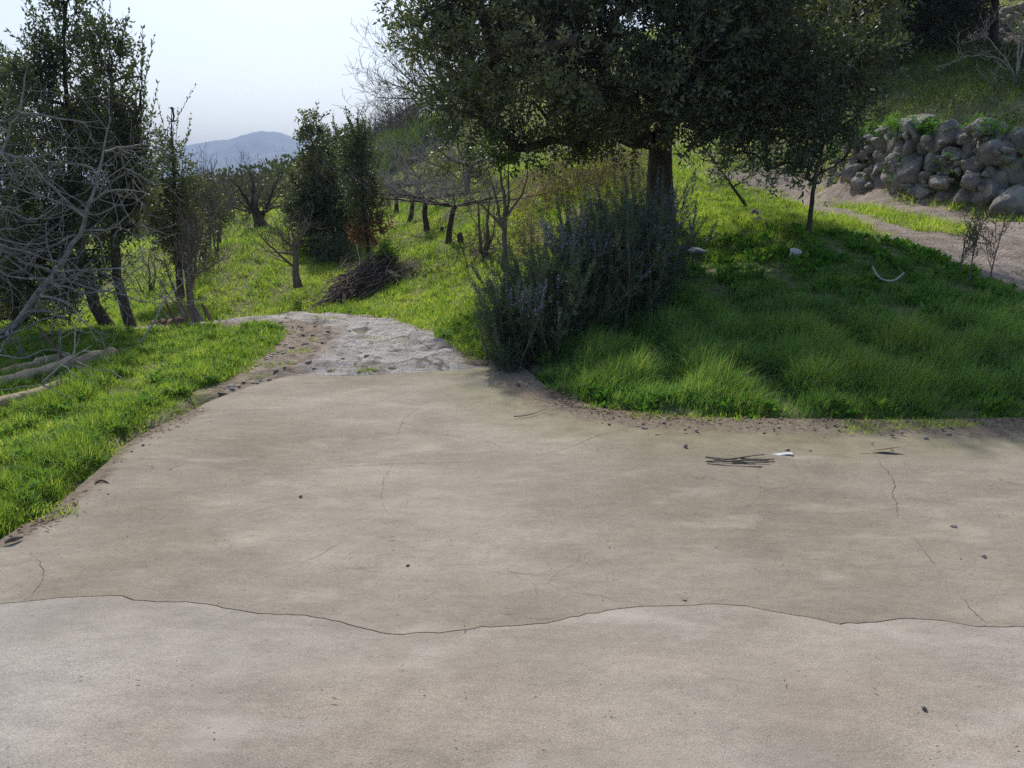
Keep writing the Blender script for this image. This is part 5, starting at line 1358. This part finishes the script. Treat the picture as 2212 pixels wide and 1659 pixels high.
# curled dead leaf with stalk
b = F(1900, 976); bm = bmesh.new()
N_ = 12; L1, L2 = [], []
for i in range(N_ + 1):
    t = i / N_; x = -.13 + .26 * t; wd = .004 + .02 * math.sin(math.pi * max(0, t - .35) / .65) if t > .35 else .003
    z = .006 + .03 * max(0, t - .6) ** 1.5 * 3; y = .01 * math.sin(t * 3)
    L1.append(bm.verts.new((x, y - wd, z + wd * .5))); L2.append(bm.verts.new((x, y + wd, z)))
for i in range(N_): bm.faces.new((L1[i], L1[i + 1], L2[i + 1], L2[i]))
bmesh.ops.solidify(bm, geom=bm.faces[:], thickness=.002)
M['leafbrown'] = rough_mat("brown_leaf", [(0.3, (0.12, 0.07, 0.035)), (0.7, (0.30, 0.20, 0.11))], scale=30, bump=.1)
bm_obj("curled_leaf", bm, 'leafbrown', "long curled brown leaf on the concrete beneath the tall grass", "leaf", b, (0, 0, .08))
# thin dry stalk
poly_obj("dry_stalk", "thin forked dry stalk on the concrete left of the gravelly edge", "stalk", [F(x, y, .008) for x, y in [(1110, 902), (1140, 900), (1160, 893), (1178, 886)]], [.004, .002], 'bark_mid', n=8)
poly_obj("bent_twig", "short bent dark twig near the left grass edge of the concrete", "twig", [F(205, 1050, .008), F(212, 1045, .02), F(225, 1044, .02), F(236, 1048, .008)], [.006, .004], 'bark_dark', n=8)
poly_obj("bark_strip", "dark curled strip of bark at the left edge of the concrete", "bark", [F(10, 1177, .01), F(30, 1172, .02), F(50, 1164, .01)], [.006, .014, .005], 'bark_mid', n=8)

# stones on the concrete: each a thing of its own
stones = [(1015, 1302, .030, 'pebble_dark', "dark stone on the tan concrete just above the wavy joint, centre"), (650, 1072, .028, 'pebble_dark', "single dark round stone on the left half of the tan concrete"),
          (1480, 1296, .018, 'pebble_dark', "small dark stone just above the joint, right of the centre"), (1532, 1246, .020, 'pebble_dark', "small dark stone on the tan concrete, below the short dark stick mark"),
          (2060, 1136, .034, 'pebble', "brown-grey stone on the right part of the concrete, upper of two"), (2126, 1203, .034, 'pebble', "brown-grey stone on the right part of the concrete, lower of two"),
          (1995, 1534, .022, 'pebble_dark', "small dark stone on the grey concrete at the lower right"), (881, 1220, .022, 'pebble_dark', "small pointed stone on the tan concrete above the joint, left of centre"),
          (309, 966, .028, 'pebble_dark', "small dark stone on the concrete near the left grass"), (1120, 834, .055, 'pebble_dark', "dark stone at the shaded corner below the flowering shrub"),
          (1546, 1180, .026, 'pebble', "pale grey pebble on the tan concrete below the stick bundle"), (1480, 970, .045, 'pebble_dark', "dark brown stone left of the stick bundle, biggest there"),
          (1393, 926, .045, 'pebble', "grey stone at the gravelly edge below the grass"), (1505, 935, .045, 'pebble', "pale stone in the shade spot below the tall grass"),
          (1700, 974, .035, 'pebble', "grey stone just above the white plastic scrap"), (2050, 936, .045, 'pebble', "pale rounded stone at the right end of the mossy edge"), (1187, 1500, .014, 'pebble_dark', "tiny dark stone on the grey concrete below the joint, centre"),
          (2000, 945, .04, 'pebble', "grey stone at the edge of the yellowish moss patch")]
for i, (x, y, s, m, lab) in enumerate(stones):
    r = np.random.default_rng(800 + i); v, f = rock_mesh(r, s, 2, .25, (1.15, .9, .75))
    b = F(x, y); zf_ = float(-0.003 + 0.012 * nz1(b[None, :2])[0]) if y < 1290 else float(0.010 * nz1(b[None, :2])[0]); o = mesh_np("pebble", v + b + [0, 0, zf_ - v[:, 2].min() - .12 * s], [f], M[m], loc=b); tag(o, lab, "pebble")
r = np.random.default_rng(860)
proto = []
for i in range(5):
    v, f = rock_mesh(r, 1.0, 2, .3, (1.2, .9, .65)); me_o = mesh_np("pebble", v, [f], M['pebble'] if i % 2 else M['pebble_dark']); proto.append(me_o.data); bpy.data.objects.remove(me_o)
M['rubble'] = rough_mat("pale_rubble", [(0.3, (0.26, 0.215, 0.17)), (0.7, (0.55, 0.50, 0.44))], scale=12, bump=0.6, bscale=50, bdist=0.01)
proto2 = []
for i in range(5):
    v, f = rock_mesh(r, 1.0, 2, .3, (1.3, 1.0, .45)); me_o = mesh_np("stone", v, [f], M['rubble']); proto2.append(me_o.data); bpy.data.objects.remove(me_o)
ge = np.array(grass_edge)[1:-1]
cnt = 0
for i in range(2000):
    if cnt >= 130: break
    k = r.integers(0, len(ge) - 1); t = r.random(); p = ge[k] + (ge[k + 1] - ge[k]) * t
    off = min(abs(r.normal(0, .26)) + .02, .8)
    p = p + np.array([r.normal(0, .03), -off])
    if p[0] > 3.9 or p[0] < .3 or not inside(far_poly, np.array([p[0]]), np.array([p[1]]))[0]: continue
    o = link("pebble", proto[r.integers(5)]); s = r.uniform(.012, .034)
    o.location = (p[0], p[1], s * .22 - .002); o.scale = (s, s, s); o.rotation_euler = (0, 0, r.uniform(0, 6.28))
    tag(o, "small pebble scattered on the dirty concrete along the tall grass", "pebble", "pebbles scattered along the tall grass edge"); cnt += 1
# stones at the broken left rim of the path
cnt = 0
for i in range(2000):
    if cnt >= 90: break
    pn = np.array(path_near[2:]); k = r.integers(0, len(pn) - 1); t = r.random(); p = pn[k] + (pn[k + 1] - pn[k]) * t
    p = p + np.array([abs(r.normal(0, .35)), r.normal(0, .08)])
    if not inside(path_poly, np.array([p[0]]), np.array([p[1]]))[0]: continue
    o = link("stone", proto2[r.integers(5)]); s = r.uniform(.02, .07)
    z = float(path_z(np.array([p[0]]), np.array([p[1]]))[0])
    o.location = (p[0], p[1], z + s * .15); o.scale = (s, s, s); o.rotation_euler = (0, 0, r.uniform(0, 6.28))
    tag(o, "broken stone on the crumbling left rim of the stony path", "stone", "broken stones on the crumbling rim of the stony path"); cnt += 1
# dead leaves and bits of straw (nobody could count them)
lv = Leaves(); n = 900
k = r.integers(0, len(ge) - 1, n); t = r.random(n)[:, None]; p = ge[k] + (ge[k + 1] - ge[k]) * t
p[:, 1] -= np.minimum(np.abs(r.normal(0, .14, n)), .7); p[:, 0] += r.normal(0, .05, n)
le = np.array(left_edge)[:-3]; k = r.integers(0, len(le) - 1, 260); q = le[k] + (le[k + 1] - le[k]) * r.random(260)[:, None]
q[:, 1] -= np.abs(r.normal(0, .06, 260)); q[:, 0] += np.abs(r.normal(0, .08, 260))
p = np.vstack([p, q]); n = len(p)
c = np.column_stack([p, np.full(n, .007)]); d = rand_unit(r, n) * [1, 1, .15]
V_, F_ = leaf_quads(c, d, r.uniform(.012, .05, n), r.uniform(.004, .018, n), r, flat=.9); V_[:, 2] = np.maximum(V_[:, 2], .004)
lv.add(V_, F_, r.random(n)); o = lv.build("leaf_litter", M['deadleaf']); tag(o, "dead leaves and straw bits scattered along the concrete edges", kind="stuff")

lv = Leaves(); n = 5200
X, Y = r.uniform(-4.5, 6.5, n), r.uniform(1.2, 6.9, n); k = inside(far_poly, X, Y) | (Y < 2.4)
dg = np.minimum(edge_dist(grass_edge, X, Y, False), edge_dist(left_edge, X, Y, False)); k &= r.random(n) < .22 + .8 * np.exp(-dg / .5)
X, Y = X[k], Y[k]; n = len(X); d = rand_unit(r, n) * [1, 1, .1]
V_, F_ = leaf_quads(np.column_stack([X, Y, np.full(n, .012)]), d, r.uniform(.004, .016, n) * r.choice([1, 1, 1, 2.2], n), r.uniform(.003, .008, n), r, flat=.95)
V_[:, 2] = .0125 + np.abs(V_[:, 2] - .012) * .6; lv.add(V_, F_, r.random(n)); o = lv.build("grit", M['deadleaf']); tag(o, "fine grit, seeds and plant crumbs scattered over the concrete", kind="stuff")

# hairline cracks: narrow real grooves filled with dirt, laid just over the slab
cr_v, cr_f, ncr = [], [], 0
r = np.random.default_rng(870)
for pts, wd in [([(1885, 972), (1900, 1000), (1920, 1018), (1932, 1040), (1928, 1062), (1938, 1090), (1940, 1112)], .004), ([(1975, 1155), (1992, 1180), (2010, 1208), (2022, 1224)], .003), ([(2080, 1290), (2100, 1318), (2128, 1345)], .003),
                ([(60, 1188), (82, 1205), (94, 1228), (92, 1255), (68, 1284), (40, 1302)], .0025), ([(1370, 923), (1330, 932), (1290, 941), (1240, 965), (1200, 976), (1150, 987)], .0035), ([(680, 1008), (740, 1003), (850, 999), (950, 998), (1020, 999)], .003),
                ([(620, 1230), (700, 1195), (760, 1160)], .002), ([(850, 1000), (830, 1030), (822, 1075), (835, 1110)], .002), ([(1085, 1228), (1130, 1240), (1190, 1240)], .0025), ([(530, 1108), (600, 1090), (640, 1085)], .002), ([(930, 862), (870, 905), (855, 950)], .002)]:
    w3 = np.array([F(*p) for p in pts]); seg = np.concatenate([[0], np.cumsum(np.linalg.norm(np.diff(w3, axis=0), axis=1))])
    n = max(8, int(seg[-1] / .03)); tt = np.linspace(0, seg[-1], n); q = np.column_stack([np.interp(tt, seg, w3[:, k]) for k in range(3)])
    q[:, :2] += r.normal(0, .004, (n, 2)); t_ = unit(np.gradient(q, axis=0)); s = np.column_stack([-t_[:, 1], t_[:, 0], 0 * t_[:, 0]])
    ww = (wd * r.uniform(.3, 1.1, n) * np.sin(np.linspace(.15, math.pi - .15, n)) ** .5)[:, None] / 2
    zt = -0.003 + 0.012 * nz1(q[:, :2]) * ss(0.2, 1.0, edge_dist(joint, q[:, 0], q[:, 1], False)) + .0022
    q[:, 2] = zt
    cr_v.append(np.vstack([q - s * ww, q + s * ww])); i = np.arange(n - 1) + ncr
    cr_f.append(np.column_stack([i, i + 1, i + 1 + n, i + n])[:, ::-1]); ncr += 2 * n
o = mesh_np("cracks", np.vstack(cr_v), [np.vstack(cr_f)], M['crack']); tag(o, kind="structure")

# ---------------------------------------------------------------- grass and ground plants
class Blades:
    def __init__(self): self.v = []; self.t = []; self.f = []; self.n = 0
    def add(self, b, h, w_, r, tint, lean=.5, segs=2, wind=(0.1, -0.05)):
        n = len(b)
        az = r.uniform(0, 2 * math.pi, n); ln = np.abs(r.normal(0, lean, n))
        out_ = np.column_stack([np.cos(az) * ln + wind[0], np.sin(az) * ln + wind[1], np.zeros(n)])
        s = r.uniform(0, 2 * math.pi, n); side = np.column_stack([np.cos(s), np.sin(s), np.zeros(n)]) * (w_ / 2)[:, None]
        rows = []
        for k in range(segs + 1):
            t = k / segs
            c = b + np.column_stack([np.zeros(n), np.zeros(n), h * t * (1 - .25 * t * ln)]) + out_ * (h * t * t)[:, None]
            wk = (1 - t) ** .7 if k < segs else .06
            rows += [c - side * wk, c + side * wk]
        V = np.stack(rows, 1).reshape(-1, 3); m = 2 * (segs + 1)
        base = np.arange(n)[:, None] * m + self.n
        for k in range(segs):
            self.f.append(np.column_stack([base + 2 * k, base + 2 * k + 1, base + 2 * k + 3, base + 2 * k + 2]))
        self.v.append(V); self.t.append(np.repeat(tint, m)); self.n += len(V)
    def build(self, name, m):
        return mesh_np(name, np.vstack(self.v), [np.vstack(self.f)], M[m], tint=np.concatenate(self.t))

def scatter(r, n, d0, d1, p=1.0, x0=-.80, x1=.84):
    """points over the ground in front of the camera, thinner with distance: density ~ D**-(1+p)"""
    u = r.random(n)
    if abs(p - 0) < 1e-6: D = d0 + (d1 - d0) * u
    else:
        q = 1 - p; D = (d0 ** q + (d1 ** q - d0 ** q) * u) ** (1 / q) if abs(q) > 1e-6 else d0 * (d1 / d0) ** u
    X = r.uniform(x0, x1, n) * D
    return X, D
gedge = np.array(grass_edge)
mound_poly = [tuple(p) for p in gedge] + [flatG(1120, 795)] + [tuple(at(1100, 8.2)[:2]), tuple(at(1180, 9.6)[:2]), tuple(at(1450, 10.2)[:2])] + polyG([(1690, 560), (1760, 505), (1850, 500)]) + polyG([(1990, 552), (2060, 589), (2120, 615), (2212, 650), (2500, 705)])
gn1, gn2, gn3 = Noise(901, .45), Noise(902, 1.6), Noise(903, 4.0)
def clear_of(X, Y, r, jit=.05):
    """outside slab, path and tracks, with a ragged border"""
    q = np.column_stack([X, Y]); rag = gn3(q) * jit + gn2(q) * jit * .8
    ds = edge_dist(allslab, X, Y); i1 = inside(allslab, X, Y)
    dp = edge_dist(path_poly, X, Y); i2 = inside(path_poly, X, Y)
    dt = edge_dist(track_poly, X, Y); i3 = inside(track_poly, X, Y)
    dm = inside(mid_poly, X, Y)
    dn = edge_dist(path_near[2:], X, Y, False)
    ok = ~((i1) & (ds > .02 + rag + .02)) & ~(~i1 & (ds < .0 - rag * 0 - 1)) & ~(i2 & (dp > .05 + np.maximum(rag, -.03))) & (~(i3 & (dt > .10 + rag * 3)) | dm)
    return ok & (dn > .06 + rag) & ((edge_dist(fe, X, Y, False) > .28) | (X > -.35) & (Y < 6.75) | (X > .6))
def G3z(X, Y, ): return np.column_stack([X, Y, hz(X, Y)])

r = np.random.default_rng(910)
# tall grass of the mound
B = Blades()
X, Y = scatter(r, 330000, 4.6, 12.5, 1.0, -.05, .95)
k = inside(mound_poly, X, Y) & clear_of(X, Y, r); X, Y = X[k], Y[k]
q = np.column_stack([X, Y]); g1, g2, g3 = gn1(q), gn2(q), gn3(q)
dens = np.clip(.70 + .45 * g2 + .35 * g3, .10, 1)
bare_spot = np.exp(-(((X - at(1960, 7.8)[0]) / .75) ** 2 + ((Y - 7.75) / .5) ** 2))
dens *= 1 - .75 * bare_spot
k = r.random(len(X)) < dens; X, Y, g1, g2, g3, bs = X[k], Y[k], g1[k], g2[k], g3[k], bare_spot[k]
de = edge_dist(gedge, X, Y, False)
h = (.09 + .15 * ss(.05, .6, de) * np.clip(.80 + .6 * g2 + .45 * g3, .25, 1.7)) * (1 - .78 * ss(6.9, 9.6, Y)) * (1 - .5 * bs)
h = h * r.uniform(.45, 1.2, len(h))
t = .44 + .15 * g1 + .14 * g2 + .10 * g3 + r.normal(0, .16, len(h)) + .18 * (1 - ss(.0, .35, de)) * (g2 > .1)
dead = r.random(len(h)) < (.05 + .10 * (1 - ss(0, .2, de)) + .12 * bs); t = np.where(dead, r.uniform(.9, 1, len(h)), np.clip(t, 0, .9))
B.add(G3z(X, Y), h, .0050 + .0006 * Y * r.uniform(.7, 1.3, len(h)), r, t, lean=.55, segs=3, wind=(.12, -.10))
o = B.build("tall_grass", 'grass'); tag(o, "tall lush green grass covering the mound right of the driveway", kind="stuff")
print("TALL", B.n)

# lawn: everywhere else
B = Blades()
def lawn(n, d0, d1, p, hm, wm, x0, x1):
    X, Y = scatter(r, n, d0, d1, p, x0, x1)
    k = clear_of(X, Y, r) & ~inside(mound_poly, X, Y); X, Y = X[k], Y[k]
    q = np.column_stack([X, Y]); g1, g2, g3 = gn1(q), gn2(q), gn3(q)
    # the steep banks carry thin grass
    e = .15; sl = np.hypot(hz(X + e, Y) - hz(X - e, Y), hz(X, Y + e) - hz(X, Y - e)) / (2 * e)
    tk = ss(.35, .8, sl)
    k = r.random(len(X)) < np.clip(.8 + .35 * g2 + .2 * g3, .2, 1) * (1 - .6 * tk); X, Y, g1, g2, g3, tk = X[k], Y[k], g1[k], g2[k], g3[k], tk[k]
    h = hm * np.clip(1 + (.5 * g2 + .45 * g3) * np.where(Y > 9.5, .55, 1), .4, 2.2) * r.uniform(.5, 1.3, len(X))
    t = .52 - .16 * (1 - ss(8, 10, Y)) + .14 * g1 + .12 * g3 + r.normal(0, .15, len(X)) + .25 * tk
    dead = r.random(len(X)) < .03 + .12 * tk; t = np.where(dead, r.uniform(.88, 1, len(X)), np.clip(t, 0, .88))
    B.add(G3z(X, Y), h, wm * (.6 + .8 * r.random(len(X))) * np.sqrt(Y / d0), r, t, lean=.8, segs=2, wind=(.05, -.05))
lawn(260000, 3.4, 9.5, .8, .075, .0065, -.86, .05)
lawn(260000, 9.5, 22, .9, .08, .011, -.80, .45)
lawn(120000, 22, 60, .9, .16, .022, -.75, .3)
lawn(60000, 9.0, 16, .8, .09, .009, .12, .6)
lawn(70000, 12, 40, .9, .16, .016, .40, .95)
o = B.build("meadow_grass", 'lawn'); tag(o, "short bright green grass on the verge, banks and orchard terrace", kind="stuff")
print("LAWN", B.n)

# low broad-leaved weeds mixed into the grass
lv = Leaves()
def weeds(n, d0, d1, p, L, x0, x1, per=7, up=.5):
    X, Y = scatter(r, n, d0, d1, p, x0, x1)
    k = clear_of(X, Y, r, .03); X, Y = X[k], Y[k]
    q = np.column_stack([X, Y]); k = gn2(q) + .5 * gn3(q) + r.normal(0, .3, len(X)) > .1; X, Y = X[k], Y[k]
    c = G3z(X, Y) + [0, 0, .015]; m = len(c)
    c = np.repeat(c, per, 0); az = r.uniform(0, 2 * math.pi, len(c)); d = np.column_stack([np.cos(az), np.sin(az), np.abs(r.normal(up, .35, len(c)))])
    c = c + d * [1, 1, 0] * (L * .3); sc_ = L * r.uniform(.6, 1.4, len(c)) * np.sqrt(c[:, 1] / d0)
    c[:, 2] += r.uniform(0, .05, len(c))
    V_, F_ = leaf_quads(c, d, sc_, sc_ * .5, r, flat=.8)
    lv.add(V_, F_, np.clip(.5 + .15 * np.repeat(r.normal(0, 1, m), per) + r.normal(0, .1, len(c)), 0, 1))
weeds(12000, 3.6, 9.5, .8, .035, -.86, .02)
weeds(5500, 9, 24, .8, .045, -.75, .5)
weeds(9000, 4.7, 11, .8, .055, .0, .95, up=1.2)
o = lv.build("weeds", M['weed']); tag(o, "low broad-leaved weeds growing through the grass", kind="stuff")

# a few clumps of herbs and grass growing on the path and at the slab's edge
B = Blades()
def tuft(p, n, rad, h, t0=.5):
    a = r.uniform(0, 6.28, n); q = np.sqrt(r.random(n)) ; X = p[0] + np.cos(a) * q * rad[0]; Y = p[1] + np.sin(a) * q * rad[1]
    z = p[2] if len(p) > 2 else None
    b = np.column_stack([X, Y, np.full(n, z) if z is not None else hz(X, Y)])
    B.add(b, h * r.uniform(.4, 1.2, n), np.full(n, .006), r, np.clip(t0 + r.normal(0, .12, n), 0, 1), lean=.9, segs=2)
def pz_(x, y): return float(path_z(np.array([x]), np.array([y]))[0])
for vx, vy, n, rad, h in [(800, 737, 420, (.17, .13), .045), (690, 694, 420, (.30, .12), .04), (790, 800, 160, (.10, .05), .05), (665, 740, 120, (.1, .08), .05), (870, 745, 100, (.08, .06), .03), (640, 770, 150, (.12, .08), .05), (590, 790, 200, (.16, .06), .05)]:
    p = G(vx, vy); tuft((p[0], p[1], pz_(p[0], p[1]) - .005), n // 2, (rad[0] * 1.3, rad[1] * 1.3), h * .8)
for vx, vy, n, rad, h in [(1950, 918, 900, (.36, .07), .055), (1860, 932, 260, (.12, .05), .04), (1560, 902, 500, (.25, .06), .05), (1410, 898, 350, (.15, .06), .05), (2050, 916, 400, (.2, .06), .05), (95, 1108, 500, (.16, .08), .05), (230, 975, 400, (.12, .10), .05), (1300, 878, 300, (.12, .05), .04)]:
    p = F(vx, vy, .0); tuft(p, n // 3, (rad[0] * 1.25, rad[1] * 1.5), h * .8, .62)
o = B.build("creeping_grass", 'lawn'); tag(o, "yellow-green low plants creeping over the edges of the concrete and path", kind="stuff")

# undergrowth on the shaded slope above the stone wall, and trailing over the wall
lv = Leaves()
n = 26000
X = r.uniform(7, 24, n); Y = r.uniform(15.2, 30, n)
hw = np.interp(X, wb[::-1][:, 0] if wb[0, 0] > wb[-1, 0] else wb[:, 0], wb[::-1][:, 1] if wb[0, 0] > wb[-1, 0] else wb[:, 1])
k = (Y > hw + .55) & ~inside(ur, X, Y) & ~inside(track_poly, X, Y); X, Y = X[k], Y[k]
q = np.column_stack([X, Y]); k = Noise(930, .25)(q) * .7 + Noise(931, .9)(q) + .5 > r.random(len(X)) * .8; X, Y = X[k], Y[k]
o_ = G3z(X, Y); o_[:, 2] += r.uniform(0, .22, len(X))
d = unit(r.normal(size=o_.shape) * .6 + [0, -.2, .7])
twigs_with_leaves(lv, o_, d, .22, 7, .065, .032, r, .4 + .3 * Noise(932, .3)(o_[:, :2]))
o = lv.build("undergrowth", M['oak_light']); tag(o, "shaded green undergrowth on the slope above the stone wall", kind="stuff")
lv = Leaves(); B = Blades()
s = r.uniform(0, wtot, 1500); o_ = np.array([[*wall_pt(a)] for a in s]); 
nh = np.interp(s / wtot, [0, .15, .5, .85, 1], [1.55, 1.5, 1.45, 1.15, .7])
o_ = np.column_stack([o_[:, 0] + .1, o_[:, 1] + .45 + r.uniform(-.1, .3, len(s)), hz(o_[:, 0], o_[:, 1]) + nh + r.uniform(-.1, .12, len(s))])
k = Noise(940, .8)(o_) > -.2; o_ = o_[k]; d = unit(r.normal(size=o_.shape) * .5 + [0, -.5, -.1])
twigs_with_leaves(lv, o_, d, .22, 8, .05, .026, r, r.uniform(.3, .9, len(o_)), droop=.2)
s = r.uniform(0, wtot, 500); o_ = np.array([[*wall_pt(a)] for a in s]); o_ = np.column_stack([o_[:, 0], o_[:, 1] + .15 + r.uniform(-.12, .1, len(s)), hz(o_[:, 0], o_[:, 1]) + r.uniform(.1, 1.2, len(s))])
k = Noise(941, .7)(o_) > .35; o_ = o_[k]; d = unit(r.normal(size=o_.shape) * .5 + [0, -.6, -.2])
twigs_with_leaves(lv, o_, d, .18, 8, .045, .024, r, r.uniform(.2, .8, len(o_)), droop=.2)
o = lv.build("ivy", M['weed']); tag(o, "trailing green plants along the top of the stone wall", kind="stuff")

# broom bushes and bare scrub on the far hillside
def broom(vx, D, w_, h, n, seed, label, m='broom'):
    r_ = np.random.default_rng(seed); b = at(vx, D); B = Blades()
    X = b[0] + r_.normal(0, w_ / 2, n); Y = b[1] + r_.normal(0, w_ / 2.5, n)
    P3 = np.column_stack([X, Y, hz(X, Y) - .1])
    env = np.exp(-((X - b[0]) / w_) ** 2)
    B.add(P3, h * env * r_.uniform(.5, 1.15, n), np.full(n, .045), r_, np.clip(.5 + r_.normal(0, .25, n), 0, 1), lean=.35, segs=3, wind=(0, 0))
    v = np.vstack(B.v) - b
    root = mesh_np("broom_bush", v, [np.vstack(B.f)], M[m], tint=np.concatenate(B.t)); root.location = tuple(b)
    tag(root, label, "bush")
broom(875, 40, 1.5, 1.7, 1800, 1, "tall bright green broom bush on the hillside above the orchard row")
broom(925, 38, 1.2, 2.2, 1600, 2, "darker broom bush right of the bright one, higher up the hillside")
broom(835, 44, 1.6, 1.5, 1800, 3, "low green broom bush at the left end of the hillside")
r_ = np.random.default_rng(950); tb = Tubes()
n = 2600; vx = r_.uniform(770, 1090, n); D = r_.uniform(40, 58, n)
pts = []
X = (vx - 1106) / FOC * D * 1.0; Y = D
zb = hz(X, Y); o_ = np.column_stack([X, Y, zb]); d = unit(r_.normal(0, .35, (n, 3)) + [0, 0, 1]); ln = r_.uniform(.7, 2.3, n)
k = Noise(951, .12)(o_[:, :2]) > -.5
o_, d, ln = o_[k], d[k], ln[k]
tb.add_many(o_, o_ + d * ln[:, None], .022, .008, 3, mid=o_ + d * ln[:, None] * .5 + r_.normal(0, .08, o_.shape))
for _ in range(3):
    t_ = r_.uniform(.3, .9, len(o_))[:, None]; s = o_ + d * ln[:, None] * t_; e = s + unit(d + r_.normal(0, .6, d.shape)) * (ln[:, None] * .4)
    tb.add_many(s, e, .012, .005, 3)
o = tb.build("scrub", rough_mat("purple_brown_twigs", [(0.3, (0.10, 0.08, 0.075)), (0.7, (0.22, 0.18, 0.165))], scale=3, bump=0)); tag(o, "leafless purple-brown scrub covering the far hillside", kind="stuff")

# dry bank between the thin stems and the big trunk: dead stalks and leaves
lv = Leaves(); B = Blades(); r_ = np.random.default_rng(960)
n = 9000; X, Y = r_.uniform(-.9, 4.2, n), r_.uniform(12.5, 20, n)
vxp = X / Y * FOC + 1106; k = (vxp > 1110) & (vxp < 1400) & (Noise(961, .5)(np.column_stack([X, Y])) > -.5); X, Y = X[k], Y[k]
o_ = G3z(X, Y); o_[:, 2] += r_.uniform(0, .18, len(X)); d = unit(r_.normal(size=o_.shape) + [0, 0, .5])
twigs_with_leaves(lv, o_, d, .2, 6, .045, .02, r_, .5 + .4 * Noise(962, .6)(o_[:, :2]))
o = lv.build("dry_undergrowth", M['dry']); tag(o, "dry yellowish undergrowth on the bank left of the big trunk", kind="stuff")

# woods on the far slopes
lv = Leaves(); r_ = np.random.default_rng(970)
n = 9000; az = np.radians(r_.uniform(-44, 6, n)); D = r_.uniform(90, 380, n)
X, Y = D * np.tan(az), D
k = (Noise(971, .02)(np.column_stack([X, Y])) > -.9); X, Y = X[k], Y[k]
o_ = G3z(X, Y); hgt = r_.uniform(2.0, 4.5, len(X))
for j in range(16):
    dr = rand_unit(r_, len(X)); c = o_ + np.column_stack([dr[:, 0] * hgt * .42, dr[:, 1] * hgt * .42, hgt * .55 + dr[:, 2] * hgt * .45])
    s = (.35 + D[k] * .0032) * r_.uniform(.7, 1.4, len(X))
    V_, F_ = leaf_quads(c, unit(dr + r_.normal(0, .4, dr.shape)), s * 1.4, s, r_)
    lv.add(V_, F_, np.clip(.45 + .22 * Noise(972, .03)(o_[:, :2]) + r_.normal(0, .15, len(X)), 0, 1))
n = 520; az = np.radians(r_.uniform(-27, -13.5, n)); D2 = r_.uniform(42, 75, n); X, Y = D2 * np.tan(az), D2
o_ = G3z(X, Y); hgt = r_.uniform(.8, 1.9, n)
for j in range(34):
    dr = rand_unit(r_, n); c = o_ + np.column_stack([dr[:, 0] * hgt * .75, dr[:, 1] * hgt * .6, hgt * .5 + dr[:, 2] * hgt * .5])
    s = .17 * r_.uniform(.6, 1.5, n)
    V_, F_ = leaf_quads(c, unit(dr + r_.normal(0, .5, dr.shape)), s * 1.5, s, r_)
    lv.add(V_, F_, np.clip(.4 + .2 * Noise(973, .08)(o_[:, :2]) + r_.normal(0, .2, n), 0, 1))
o = lv.build("distant_woodland", M['wood_far']); tag(o, "dark green woods on the far slopes below the mountain", kind="stuff")

# ---------------------------------------------------------------- haze
def m_haze(t, n, l):
    pv_ = n.new("ShaderNodeVolumePrincipled"); pv_.inputs["Color"].default_value = (0.54, 0.70, 1.0, 1)
    pv_.inputs["Density"].default_value = HAZE; pv_.inputs["Anisotropy"].default_value = 0.2
    o = n.new("ShaderNodeOutputMaterial"); l.new(pv_.outputs[0], o.inputs["Volume"])
HAZE = 0.00042
M['haze'] = mat("haze", m_haze)
zmin = -140.0; zmax = 330.0
zmin = float(min(pz.min(), zz.min())) - 1.0; zmax = float(max(pz.max(), zz.max(), 12)) + 3.0
bm = bmesh.new(); bmesh.ops.create_cube(bm, size=1)
bmesh.ops.scale(bm, vec=(9200, 9200, zmax - zmin), verts=bm.verts); bmesh.ops.translate(bm, vec=(0, 0, (zmax + zmin) / 2), verts=bm.verts)
me = bpy.data.meshes.new("haze"); bm.to_mesh(me); bm.free(); me.materials.append(M['haze']); o = link("haze", me); tag(o, "pale haze filling the valley", kind="stuff")
